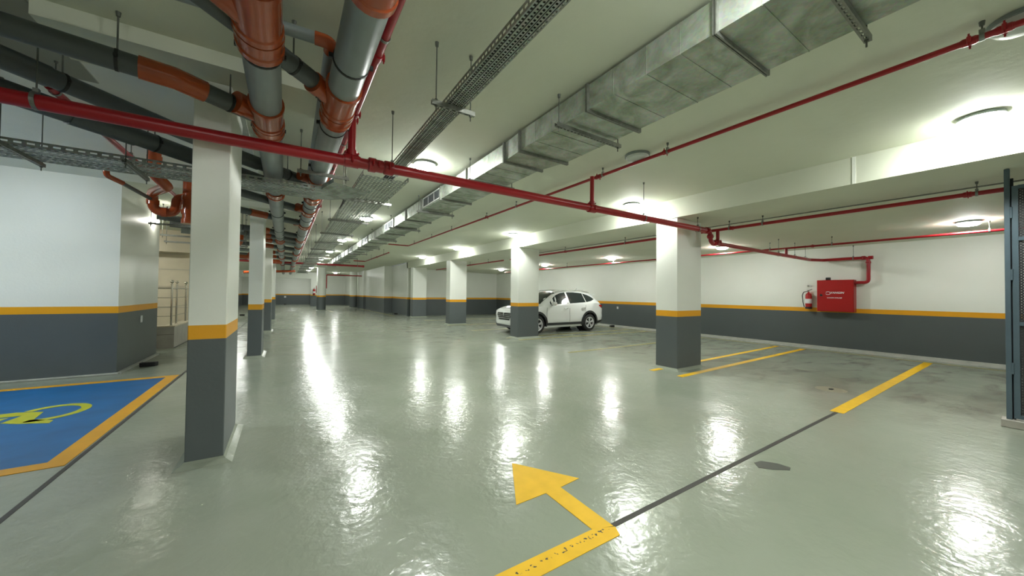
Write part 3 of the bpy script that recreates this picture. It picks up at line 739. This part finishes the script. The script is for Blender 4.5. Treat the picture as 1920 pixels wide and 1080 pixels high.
def branch(label, pts, r, m='pvc_dark', fittings=(), clamps=(), group='branch drain pipes'):
    o = Vector(pts[0]); t = thing('branch_pipe', label, 'drain pipe', pts[0], 0, group)
    for i, (a, b) in enumerate(zip(pts[:-1], pts[1:])):
        a, b = Vector(a), Vector(b); u = (b-a).normalized(); c_ = min(.3, r*2.6)*.8
        if i > 0: a = a+u*c_
        if i < len(pts)-2: b = b-u*c_
        run(t, o, a, b, r, m, seg=18)
    for i in range(1, len(pts)-1):      # joint sleeves at each bend
        a, c, b = Vector(pts[i-1]), Vector(pts[i]), Vector(pts[i+1])
        u, v = (a-c).normalized(), (b-c).normalized()
        obj('bend_fitting', tube(B(), rounded([c-o+u*min(.3, r*2.6), c-o, c-o+v*min(.3, r*2.6)], .12), r*1.12, 18), 'orange' if i in fittings else m, t, smooth=True)
    for k, s in clamps:
        a, b = Vector(pts[k]), Vector(pts[k+1]); p = a.lerp(b, s); clamp(t, o, p, b-a, r)
    return t, o
# A: joins the left pipe
branch('dark grey branch pipe at the upper left joining the left drain', [(-6, 3.02, 3.42), (-.80, 3.93, 3.375), (-.30, 4.20, 3.345)], .078, 'pvc_dark', fittings=(1,), clamps=((0, .94), (1, .68)))
branch('dark pipe passing behind the left drain to the right drain', [(-1.7, 1.75, 3.52), (.30, 3.47, 3.38)], .072, clamps=((0, .86),))
branch('thin grey pipe high between the two large drains', [(-1.5, 3.2, 3.60), (.265, 3.04, 3.56), (.30, 6.6, 3.5)], .043, 'pvc', fittings=(1,), clamps=((1, .25),))
branch('dark grey branch pipe running behind the nearest slim pillar to the right drain', [(-4.0, 2.35, 3.46), (-1.86, 4.45, 3.42), (-.52, 5.86, 3.40), (.34, 6.5, 3.36)], .08, clamps=((0, .96), (1, .15), (2, .6)))
branch('lower dark branch pipe running past the slim pillar to the left drain', [(-5, 2.45, 3.42), (-1.67, 5.53, 3.39), (-.2, 6.95, 3.36)], .10, clamps=((1, .22), (1, .6)))
branch('dark branch pipe behind the slim pillar above the orange length', [(-1.02, 7.75, 3.72), (-1.02, 7.75, 3.42), (.34, 8.75, 3.36)], .072, clamps=((1, .65),))
branch('branch pipe starting as an orange length right of the slim pillar', [(-1.25, 9.2, 3.72), (-1.25, 9.2, 3.38), (-.55, 9.75, 3.37), (.3, 10.3, 3.35)], .07, 'pvc_dark', fittings=(1, 2), clamps=((2, .5),))
for k, (y, mm) in enumerate(((12.1, 'pvc_dark'), (13.2, 'pvc_dark'), (14.4, 'pvc'), (16.2, 'pvc_dark'), (18.7, 'pvc'), (21.0, 'pvc_dark'), (25.4, 'pvc_dark'))):
    branch(['dark branch pipe in front of the second slim pillar top', 'dark branch pipe over the second slim pillar', 'light grey branch pipe behind the second slim pillar',
            'dark branch pipe near the third slim pillar', 'grey branch pipe beyond the third slim pillar', 'dark branch pipe before the fourth slim pillar', 'farthest dark branch pipe among the drains'][k],
           [(-2.6, y-.5, 3.37), (-.6, y-.1, 3.34), (.3, y+.5, 3.32)], .075, mm, fittings=(1,), clamps=((0, .8), (0, .9)))
# orange risers by the stair opening
def orange_run(label, pts, r, rad=.12, collars=()):
    o = Vector(pts[0]); t = thing('orange_drain_riser', label, 'drain pipe', pts[0], 0, 'orange risers by the stair opening')
    obj('pipe_run', tube(B(), rounded([Vector(p)-o for p in pts], rad), r, 20), 'orange', t, smooth=True)
    for p, d in collars:
        p = Vector(p)-o; d = Vector(d).normalized(); obj('collar', tube(B(), [p-d*.04, p+d*.04], r*1.15, 20), 'orange', t, smooth=True)
    return t, o
orange_run('orange drain riser coming through the ceiling with a wide bend to the right', [(-1.69, 7.35, 3.74), (-1.69, 7.35, 3.36), (-1.57, 7.5, 3.24), (-2.0, 8.62, 3.34), (-2.0, 8.7, 3.04), (-1.72, 8.75, 3.02), (-1.70, 8.75, 3.34), (-1.35, 8.8, 3.34)], .075, .13, (((-1.69, 7.35, 3.6), (0, 0, 1)), ((-2.0, 8.67, 3.18), (0, 0, 1)), ((-1.86, 8.72, 3.03), (1, 0, 0))))
orange_run('thick orange drain drop beside the nearest slim pillar', [(-1.5, 8.6, 3.74), (-1.5, 8.6, 2.85)], .10, .1, (((-1.5, 8.6, 3.3), (0, 0, 1)), ((-1.5, 8.6, 3.05), (0, 0, 1)), ((-1.5, 8.6, 2.88), (0, 0, 1))))
orange_run('orange drain trap hanging behind the nearest slim pillar', [(-1.75, 13.5, 3.7), (-1.75, 13.5, 3.05), (-1.2, 13.6, 3.05), (-1.2, 13.6, 3.5)], .09, .15)
t, o = orange_run('small orange elbow turning down from the ceiling at the white wall', [(-2.24, 7.55, 3.42), (-2.24, 7.55, 3.30), (-2.14, 7.8, 3.27)], .035, .08, (((-2.24, 7.55, 3.41), (0, 0, 1)),))
run(t, o, (-2.16, 7.75, 3.275), (-2.0, 8.68, 3.22), .03, 'pvc_dark')
orange_run('orange drain bend lit brightly behind the second slim pillar', [(-1.9, 19.0, 3.7), (-1.9, 19.0, 3.12), (-1.4, 19.2, 3.1), (-1.2, 19.3, 3.5)], .09, .15)
orange_run('orange drain length beyond the third slim pillar', [(-1.6, 22.5, 3.25), (-.2, 22.9, 3.22)], .12, .15)
orange_run('far orange drain length below the large pipes', [(-2.5, 31, 2.95), (.6, 32, 3.2)], .09, .15)
# bracket rails crossing by the stair opening
for k, (y, z) in enumerate(((11.0, 3.12), (11.9, 2.98), (12.25, 2.86))):
    trapeze(-2.6, -.9, y, z, ZC, ['upper', 'middle', 'lowest'][k]+' steel support rail by the stair opening', 'support rails by the stair opening')

# ================================================================== STAIR PLINTH AND RAILING
t = thing('stair_plinth', 'low stone clad stair wall under the steel railing', 'stair wall', (-2.6, 13.45, 0))
bm = B(); box(bm, -3.4, 0, 0, .22, 0, .60); box(bm, -.22, .0, .22, 2.2, 0, .60); obj('stone_cladding', bm, 'stone2', t)
bm = B(); box(bm, -3.4, .02, -.02, .24, .60, .63); box(bm, -.24, .02, .24, 2.22, .60, .63); obj('coping', bm, 'stone', t)
bm = B(); box(bm, -3.4, -.001, -.002, 0, .38, .388); box(bm, -.42, -.412, -.002, 0, 0, .60); obj('cladding_joint', bm, 'joint', t)
bm = B(); box(bm, 0, .003, 0, 2.2, 0, .018); obj('foot_joint', bm, 'joint', t)
rl_ = thing('handrail', 'stainless steel stair railing with ball-topped posts', 'railing', (-2.6, 13.45, .63))
def rpost(x, y):
    p = obj('post', lathe(B(), [(.035, 0), (.035, .01), (.022, .015), (.022, 1.14), (.03, 1.15), (.03, 1.17)], (x, y, 0), seg=16), 'inox', rl_, smooth=True)
    obj('finial', lathe(B(), [(.012, 1.17)] + [(.045*math.sin(math.radians(a)), 1.235-.045*math.cos(math.radians(a))) for a in range(20, 175, 20)], (x, y, 0), seg=14), 'inox', p, smooth=True)
for x, y in ((-.09, .11), (-1.2, .11), (-2.3, .11), (-.11, .75), (-.11, 1.9)): rpost(x, y)
for z, r in ((1.05, .022), (.78, .009), (.52, .009), (.26, .009)):
    obj('rail', tube(B(), [(-3.3, .11, z), (-.10, .11, z)], r, 12), 'inox', rl_, smooth=True)
    obj('rail', tube(B(), [(-.10, .11, z), (-.11, 2.1, z)], r, 12), 'inox', rl_, smooth=True)

# ================================================================== WALL FITTINGS
def black_box(label, x, y):  # plain black box standing on the floor
    tag(obj('floor_box', bevel(prism(B(), [(x-.13, y-.05), (x+.12, y-.07), (x+.15, y+.04), (x-.12, y+.06)], .002, .09), .012), 'rubber'), label, 'rubber block', 'black blocks at the wall foot')
black_box('small black box on the floor at the foot of the left white wall', -2.42, 10.5)
black_box('small black box on the floor far left between the slim pillars', -2.35, 29.0)
black_box('small black box on the floor by the far aisle wall', 7.0, 26.9)
black_box('small black box on the floor behind the white car', 14.05, 12.35)
black_box('small black box on the floor at the foot of the far end wall', 0.0, 51.2)
def plate(label, a):
    tag(obj('wall_socket', bevel(bx(*a), .003, 1), 'plastic'), label, 'socket', 'white wall sockets')
plate('small white socket on the grey part of the left wall', (-2.7, -2.685, 11.05, 11.16, .90, 1.05))
plate('small white socket on the right wall behind the car', (14.335, 14.35, 12.2, 12.3, .92, 1.04))
plate('small white socket on the far end wall', (-.1, .1, 51.48, 51.5, .85, 1.05))
t = thing('wall_spotlight', 'small lit spotlight on the side of the left white wall', 'spotlight', (-2.7, 11.75, 3.28))
obj('bracket', bx(0, .05, -.03, .03, -.02, .02), 'steel', t)
obj('bulb', lathe(B(), [(.02, .05), (.04, .06), (.045, .09), (.02, .11)], seg=14, axis='X'), 'lamp_small', t, smooth=True)
# fire hose cabinet
t = thing('hose_cabinet', 'red fire hose cabinet on the right wall', 'cabinet', (14.35, 3.70, 1.20))
obj('cabinet_body', bevel(bx(-.24, -.001, -.43, .43, 0, .97), .008), 'redbox', t)
dr = obj('door', bevel(bx(-.262, -.242, -.42, .42, .012, .958), .005, 1), 'redbox', t)
obj('lock', lathe(B(), [(.035, -.268), (.035, -.262), (.02, -.262)], (0, .32, .50), 'X', 16), 'rubber', dr)
def text_mesh(name, body, size, parent, loc, rot, m, ext=.001, shear=0):
    cu = bpy.data.curves.new(name, 'FONT'); cu.body = body; cu.size = size; cu.extrude = ext; cu.offset = size*.02; cu.align_x = 'CENTER'; cu.align_y = 'CENTER'; cu.shear = shear
    tmp = bpy.data.objects.new(name+'_c', cu); COL.objects.link(tmp)
    bpy.context.view_layer.update()
    me = bpy.data.meshes.new_from_object(tmp.evaluated_get(bpy.context.evaluated_depsgraph_get()))
    bpy.data.objects.remove(tmp); bpy.data.curves.remove(cu)
    me.materials.clear(); me.materials.append(MT[m])
    o = bpy.data.objects.new(name, me); COL.objects.link(o); o.parent = parent; o.location = loc; o.rotation_euler = rot
    return o
RX = (math.pi/2, 0, -math.pi/2)
text_mesh('emblem_lettering', 'YANGIN', .082, dr, (-.264, -.055, .575), RX, 'label', shear=.25)
text_mesh('emblem_lettering', 'YANGIN DOLABI', .046, dr, (-.264, .01, .42), RX, 'label', shear=.2)
bm = B(); n = 28
for k in range(n):
    a, b = 2*math.pi*k/n*.86+.5, 2*math.pi*(k+1)/n*.86+.5
    q = lambda an, R: (-.2635, .155+R*1.25*math.cos(an), .565+R*math.sin(an))
    bm.faces.new([bm.verts.new(q(a, .05)), bm.verts.new(q(b, .05)), bm.verts.new(q(b, .038)), bm.verts.new(q(a, .038))])
obj('emblem_ring', bm, 'label', dr)
tag(obj('cabinet_box', bevel(bx(14.12, 14.22, 3.82, 3.92, 2.171, 2.25), .006, 1), 'rubber'), 'small black box on top of the red cabinet', 'box')
# extinguishers
def extinguisher(label, x, y, z, s=1.0, rz=0):
    t = thing('fire_extinguisher', label, 'fire extinguisher', (x, y, z), rz)
    t.scale = (s, s, s)
    obj('cylinder', lathe(B(), [(.07, 0), (.082, .012), (.082, .40), (.075, .44), (.05, .475), (.025, .49), (.025, .52)], seg=24), 'redbox', t, smooth=True)
    obj('label', lathe(B(), [(.0826, .16), (.0832, .161), (.0832, .30), (.0826, .301)], seg=24), 'label', t, smooth=True)
    obj('base_ring', lathe(B(), [(.084, -.012), (.086, 0), (.086, .045), (.083, .05)], seg=24), 'rubber', t)
    v = obj('valve', tube(B(), [(0, 0, .50), (0, 0, .56)], .018, 12), 'steel', t, smooth=True)
    obj('handle', tube(B(), [(-.0, -.09, .60), (0, -.01, .565), (0, .04, .56)], .009, 8), 'rubber', v, smooth=True)
    obj('hose', tube(B(), rounded([(0, .02, .53), (0, .13, .52), (0, .16, .40), (0, .145, .2), (0, .11, .04)], .08), .011, 10), 'rubber', t, smooth=True)
    return t
extinguisher('red fire extinguisher with white label left of the hose cabinet', 14.24, 4.38, 1.27, 1.03)
extinguisher('tiny fire extinguisher on the far end pier', 2.7, 44.86, 1.25, 1.35)
t = thing('wall_bracket', 'small hook and button on the wall above the extinguisher', 'wall hook', (14.35, 4.38, 2.0))
obj('hook', bx(-.03, -.001, .03, .06, -.02, .02), 'steel', t); obj('button', lathe(B(), [(.03, -.02), (.03, -.001)], (0, -.03, 0), 'X', 16), 'plastic', t)

# ================================================================== GATE AT THE RIGHT EDGE
t = thing('mesh_gate', 'blue-grey steel mesh gate with post at the right edge', 'gate', (7.83, .3, 0))
obj('post', bevel(bx(-.01, .09, .03, .075, .10, 3.32), .004, 1), 'gate', t)
obj('gap_shade_strip', bx(.05, .07, .005, .045, .10, 3.2), 'dark', t)  # dark strip added so the gap beside the post reads as shade
leaf = obj('gate_leaf', B(), 'gate', t)
bm = B()
box(bm, 0, .05, -.03, .018, .12, 3.09); box(bm, 0, .05, -1.9, -1.85, .12, 3.09)
for z in (.12, 1.30, 2.385, 3.05): box(bm, .002, .048, -1.85, -.03, z, z+.045)
bm.to_mesh(leaf.data); bm.free()
bm = B(); s = .034
import itertools
def wire(p, q, r=.009):
    d = (Vector(q)-Vector(p)).normalized(); n_ = d.cross(Vector((1, 0, 0))).normalized()*r
    for dx in (-.002, .002): pass
    V = [bm.verts.new(Vector(a)+n_*sg+Vector((dx, 0, 0))) for a in (p, q) for sg, dx in ((-1, 0), (0, .002), (1, 0), (0, -.002))]
    for i in range(4): bm.faces.new([V[i], V[(i+1) % 4], V[4+(i+1) % 4], V[4+i]])
y0, y1, z0, z1 = -1.85, -.03, .165, 3.05
k = -3.4
c = y0-z1
while c < y1-z0:
    # line y = z + c
    ya, za = max(y0, z0+c), max(z0, y0-c); yb, zb = min(y1, z1+c), min(z1, y1-c)
    if yb > ya: wire((.025, ya, ya-c), (.025, yb, yb-c))
    # mirrored
    if yb > ya: wire((.025, ya, z0+z1-(ya-c)), (.025, yb, z0+z1-(yb-c)))
    c += s
obj('wire_mesh', bm, 'clad', leaf)
for z in (1.95, .75, 2.75):
    obj('hinge', tube(B(), [(.0, .024, z-.07), (.0, .024, z+.07)], .014, 12), 'gate', leaf, smooth=True)
obj('sill', bevel(bx(-.06, .14, -4.6, .115, 0.002, .10), .006, 1), 'stone2', t)
bm = B()

# ================================================================== CAR
SC = 1.10
car = thing('car', 'white compact SUV parked behind the second wide pillar', 'car', (7.68, 12.50, 0))
car.scale = (SC, SC, SC)
L_ = 4.48; WB0, WB1, WR = .90, 3.57, .345
import bisect
def interp(tab, x):
    xs = [a for a, _ in tab]
    if x <= xs[0]: return tab[0][1]
    if x >= xs[-1]: return tab[-1][1]
    i = bisect.bisect(xs, x)-1
    a, b = tab[i], tab[i+1]; s = (x-a[0])/(b[0]-a[0]); s2 = s*s*(3-2*s)*.35+s*.65
    return a[1]+(b[1]-a[1])*s2
TOP = [(0, .80), (.04, .90), (.12, .955), (.4, 1.02), (.8, 1.065), (1.15, 1.10), (1.45, 1.30), (1.8, 1.50), (2.1, 1.60), (2.6, 1.655), (3.2, 1.64), (3.7, 1.585), (4.02, 1.52), (4.18, 1.38), (4.34, 1.14), (4.42, 1.02), (4.48, .90)]
BELT = [(0, .74), (.1, .86), (.4, .93), (1.15, 1.03), (2.2, 1.07), (3.2, 1.12), (3.9, 1.20), (4.2, 1.16), (4.48, .86)]
WT = [(0, .42), (.1, .58), (.5, .70), (1.15, .68), (1.8, .60), (2.6, .585), (3.6, .57), (4.05, .55), (4.34, .62), (4.48, .56)]
WBELT = [(0, .55), (.08, .70), (.3, .83), (1.0, .885), (2.4, .895), (3.6, .885), (4.2, .83), (4.38, .76), (4.48, .64)]
WMID = [(0, .58), (.06, .74), (.25, .87), (.8, .92), (2.4, .922), (3.7, .92), (4.25, .88), (4.42, .80), (4.48, .68)]
BOT = [(0, .36), (.06, .25), (.5, .21), (4.0, .22), (4.35, .30), (4.48, .42)]
def section(x):
    zt, zb, wt, wb, wm, z0 = (interp(T, x) for T in (TOP, BELT, WT, WBELT, WMID, BOT))
    zb = min(zb, zt-.05)
    h = zb-z0
    return [(0, zt), (wt*.5, zt-.006), (wt*.85, zt-.022), (wt, zt-.05), (wb, zb), (wm*.995, zb-.05), (wm*.985, z0+h*.62), (wm, z0+h*.40), (wm*.985, z0+.10), (wm*.9, z0), (0, z0)]
def side_y(x, z, off=.006):
    s = section(x)
    for (y0, z0), (y1, z1) in zip(s[2:], s[3:]):
        if z1 <= z <= z0 and z0 > z1: return y0+(y1-y0)*(z0-z)/(z0-z1)+off
    return s[6][0]+off
xs = [0, .03, .07, .12, .2, .3, .45, .6, .75, .9, 1.05, 1.15, 1.25, 1.4, 1.6, 1.8, 1.95, 2.1, 2.35, 2.6, 2.9, 3.2, 3.45, 3.7, 3.9, 4.02, 4.1, 4.18, 4.26, 4.34, 4.39, 4.43, 4.46, 4.48]
bm = B(); rings = []
for x in xs:
    s = section(x)
    ring = [bm.verts.new((x, y, z)) for y, z in s] + [bm.verts.new((x, -y, z)) for y, z in s[-2:0:-1]]
    rings.append(ring)
n = len(rings[0])
for a, b in zip(rings[:-1], rings[1:]):
    for k in range(n): bm.faces.new([a[k], a[(k+1) % n], b[(k+1) % n], b[k]])
bm.faces.new(rings[0]); bm.faces.new(rings[-1][::-1])
body = obj('body', bm, 'carwhite', car, smooth=True)
cut = B()
for x in (WB0, WB1): tube(cut, [(x, -1.1, WR+.02), (x, -.60, WR+.02)], .40, 28); tube(cut, [(x, .60, WR+.02), (x, 1.1, WR+.02)], .40, 28)
cm = bpy.data.meshes.new('cut'); bmesh.ops.recalc_face_normals(cut, faces=cut.faces[:]); cut.to_mesh(cm); cut.free()
co = bpy.data.objects.new('cut', cm); COL.objects.link(co); co.parent = car
md = body.modifiers.new('b', 'BOOLEAN'); md.operation = 'DIFFERENCE'; md.object = co; md.solver = 'EXACT'
bpy.context.view_layer.update()
nm = bpy.data.meshes.new_from_object(body.evaluated_get(bpy.context.evaluated_depsgraph_get()))
body.modifiers.clear(); body.data = nm
bpy.data.objects.remove(co); bpy.data.meshes.remove(cm)
def side_patch(name, upper, lower, sgn, m, off, nx=14, nz=4, parent=None):
    """panel lying on the flank between two curves given as (x,z) lists"""
    bm = B(); x0 = max(upper[0][0], lower[0][0]); x1 = min(upper[-1][0], lower[-1][0]); V = []
    lin = lambda T, x: next((a[1]+(b[1]-a[1])*(x-a[0])/(b[0]-a[0]) for a, b in zip(T[:-1], T[1:]) if a[0] <= x <= b[0]), T[-1][1])
    for i in range(nx+1):
        x = x0+(x1-x0)*i/nx; zu, zl = lin(upper, x), lin(lower, x)
        V.append([bm.verts.new((x, sgn*side_y(x, zl+(zu-zl)*j/nz, off), zl+(zu-zl)*j/nz)) for j in range(nz+1)])
    for i in range(nx):
        for j in range(nz):
            try: bm.faces.new([V[i][j], V[i+1][j], V[i+1][j+1], V[i][j+1]])
            except ValueError: pass
    return obj(name, bm, m, parent or car, smooth=True)
for sg in (-1, 1):
    up_ = [(1.50, 1.115), (1.72, 1.30), (1.95, 1.45), (2.2, 1.535), (2.42, 1.565), (2.44, 1.565)]
    side_patch('front_window', up_, [(1.50, 1.09), (2.44, 1.125)], sg, 'glass', .005)
    side_patch('rear_window', [(2.52, 1.57), (2.9, 1.575), (3.3, 1.545), (3.38, 1.535)], [(2.52, 1.13), (3.38, 1.175)], sg, 'glass', .005)
    side_patch('quarter_window', [(3.42, 1.53), (3.65, 1.475), (3.85, 1.385), (3.95, 1.31)], [(3.42, 1.18), (3.7, 1.225), (3.95, 1.30)], sg, 'glass', .005)
    side_patch('sill_cladding', [(1.28, .40), (3.2, .40)], [(1.28, .30), (3.2, .30)], sg, 'clad', .012)
    side_patch('door_seam', [(1.33, .98), (1.342, .98)], [(1.33, .42), (1.342, .42)], sg, 'clad', .003, 1)
    side_patch('door_seam', [(2.475, 1.10), (2.487, 1.10)], [(2.475, .42), (2.487, .42)], sg, 'clad', .003, 1)
    side_patch('door_seam', [(3.33, 1.14), (3.342, 1.14)], [(3.33, .80), (3.342, .80)], sg, 'clad', .003, 1)
    for hx in (2.18, 3.12):
        y = side_y(hx+.1, .93, 0)
        obj('door_handle', tube(B(), [(hx, sg*(y+.005), .935), (hx+.02, sg*(y+.03), .94), (hx+.18, sg*(y+.03), .95), (hx+.2, sg*(y+.005), .95)], .013, 8), 'chrome', car, smooth=True)
    side_patch('taillight', [(4.12, 1.06), (4.3, 1.09), (4.43, 1.03)], [(4.12, 1.03), (4.3, .93), (4.43, .90)], sg, 'tail', .008)
    side_patch('headlight', [(.05, .82), (.3, .93), (.52, .97)], [(.05, .74), (.3, .84), (.52, .955)], sg, 'lens', .006)
    side_patch('bumper_cladding', [(.05, .36), (.5, .38)], [(.05, .27), (.5, .25)], sg, 'clad', .012)
    side_patch('bumper_cladding', [(3.98, .40), (4.42, .46)], [(3.98, .27), (4.42, .36)], sg, 'clad', .012)
    # mirror
    bm = B(); 
    lathe(bm, [(.01, -.10), (.06, -.085), (.078, -.02), (.075, .04), (.05, .07), (.01, .075)], (0, 0, 0), 'X', 14)
    bmesh.ops.scale(bm, vec=(1, 1.35, 1), verts=bm.verts[:]); bmesh.ops.translate(bm, vec=(1.62, sg*1.01, 1.13), verts=bm.verts[:])
    mr = obj('side_mirror', bm, 'carwhite', car, smooth=True)
    obj('mirror_arm', tube(B(), [(1.60, sg*.86, 1.07), (1.62, sg*.96, 1.09)], .022, 8), 'clad', mr)
    # roof rail
    obj('roof_rail', tube(B(), [(2.0, sg*.585, 1.575), (2.15, sg*.585, 1.635), (2.7, sg*.575, 1.672), (3.3, sg*.565, 1.655), (3.75, sg*.555, 1.595), (3.85, sg*.555, 1.56)], .013, 8), 'steel', car, smooth=True)
    for x in (WB0, WB1):
        # arch cladding: a flat ring sector around the wheel opening
        bm = B(); V = []
        for k in range(17):
            a = math.radians(-14+208*k/16); 
            row = []
            for R in (.395, .475):
                px, pz = x+R*math.cos(a), WR+.02+R*math.sin(a)
                row.append(bm.verts.new((px, sg*(side_y(px, max(pz, .24), .014)), pz)))
            px, pz = x+.395*math.cos(a), WR+.02+.395*math.sin(a)
            row.insert(0, bm.verts.new((px, sg*.78, pz)))
            V.append(row)
        for a, b in zip(V[:-1], V[1:]):
            for j in (0, 1): bm.faces.new([a[j], a[j+1], b[j+1], b[j]])
        obj('arch_cladding', bm, 'clad', car, smooth=True)
        obj('wheel_well', tube(B(), [(x, sg*.50, WR+.02), (x, sg*.62, WR+.02)], .41, 24), 'dark', car)
        tb = lathe(B(), [(.22, -.105), (.30, -.11), (.335, -.09), (WR, -.05), (WR, .05), (.335, .09), (.30, .11), (.22, .105)], (x, sg*.80, WR), 'Y', 36)
        bmesh.ops.delete(tb, geom=[f for f in tb.faces if len(f.verts) > 4], context='FACES_ONLY')
        wq = obj('wheel', tb, 'tyre', car, smooth=True)
        yf = sg*.80+sg*.10
        bm = B()
        # rim ring
        for k in range(36):
            a, b = 2*math.pi*k/36, 2*math.pi*(k+1)/36
            for R0, R1, e0, e1 in ((.235, .205, .012, .006), (.205, .20, .006, -.06)):
                bm.faces.new([bm.verts.new((x+R*math.cos(q), yf+sg*e, WR+R*math.sin(q))) for R, e, q in ((R0, e0, a), (R1, e1, a), (R1, e1, b), (R0, e0, b))])
        obj('rim', bm, 'alloy', wq)
        bm = B()
        for k in range(5):
            for dd in (-.16, .16):
                a = 2*math.pi*k/5+math.pi/2; c0 = a+dd*.25; c1 = a+dd
                w0, w1 = .016, .018
                def pt(R, an, off, e): 
                    tx, tz = -math.sin(an), math.cos(an)
                    return bm.verts.new((x+R*math.cos(an)+tx*off, yf+sg*e, WR+R*math.sin(an)+tz*off))
                f4 = [pt(.04, c0, -w0, .0), pt(.04, c0, w0, .0), pt(.212, c1, w1, .006), pt(.212, c1, -w1, .006)]
                b4 = [pt(.04, c0, -w0, -.03), pt(.04, c0, w0, -.03), pt(.212, c1, w1, -.03), pt(.212, c1, -w1, -.03)]
                bm.faces.new(f4); 
                for i in range(4): bm.faces.new([f4[i], f4[(i+1) % 4], b4[(i+1) % 4], b4[i]])
        lathe(bm, [(.05, 0), (.05, sg*.008), (.02, sg*.012)], (x, yf, WR), 'Y', 16)
        obj('spokes', bm, 'alloy', wq)
        obj('brake_disc', lathe(B(), [(.2, -sg*.05), (.2, -sg*.045)], (x, yf, WR), 'Y', 24), 'dark', wq)
# windscreen and rear glass follow the top surface
def top_patch(name, x0, x1, frac, m, off=.006):
    bm = B(); V = []
    for i in range(9):
        x = x0+(x1-x0)*i/8; s = section(x); wt = s[3][0]*frac; row = []
        for j in range(9):
            y = -wt+2*wt*j/8; ay = abs(y)
            z = next((a[1]+(b[1]-a[1])*(ay-a[0])/(b[0]-a[0]) for a, b in zip(s[:3], s[1:4]) if a[0] <= ay <= b[0]), s[3][1])
            row.append(bm.verts.new((x-(off if x < 2.5 else -off)*.6, y, z+off)))
        V.append(row)
    for i in range(8):
        for j in range(8): bm.faces.new([V[i][j], V[i+1][j], V[i+1][j+1], V[i][j+1]])
    obj(name, bm, m, car, smooth=True)
top_patch('windscreen', 1.20, 2.0, .93, 'glass'); top_patch('rear_glass', 4.10, 4.33, .85, 'glass')
obj('spoiler', bevel(bx(4.0, 4.22, -.55, .55, 1.49, 1.515), .01), 'carwhite', car)
# nose: hexagonal grille with bars, emblem, lower bumper, plate
hexg = [(-.46, .78), (.46, .78), (.50, .70), (.36, .50), (-.36, .50), (-.50, .70)]
bm = B(); V0 = [bm.verts.new((-.010, y, z)) for y, z in hexg]; V1 = [bm.verts.new((.06, y, z)) for y, z in hexg]
bm.faces.new(V0)
for i in range(6): bm.faces.new([V0[i], V0[(i+1) % 6], V1[(i+1) % 6], V1[i]])
gr = obj('grille', bm, 'clad', car)
for i, z in enumerate((.765, .70, .635, .57)):
    w_ = .45 if z > .72 else .36+(z-.50)/.20*.12
    obj('grille_bar', bevel(bx(-.026, -.008, -w_, w_, z-.011, z+.011), .004, 1), 'chrome', gr)
obj('emblem', lathe(B(), [(.055, -.036), (.05, -.026)], (0, 0, .715), 'X', 20), 'chrome', gr)
bm = B(); hx_ = [(-.62, .40), (.62, .40), (.66, .30), (.5, .24), (-.5, .24), (-.66, .30)]
V0 = [bm.verts.new((.0 if abs(y) < .55 else .03, y, z)) for y, z in hx_]; V1 = [bm.verts.new((.15, y, z)) for y, z in hx_]
bm.faces.new(V0)
for i in range(6): bm.faces.new([V0[i], V0[(i+1) % 6], V1[(i+1) % 6], V1[i]])
obj('lower_bumper', bm, 'clad', car)
obj('antenna', tube(B(), [(3.55, 0, 1.60), (3.68, 0, 1.75)], .006, 6), 'clad', car)
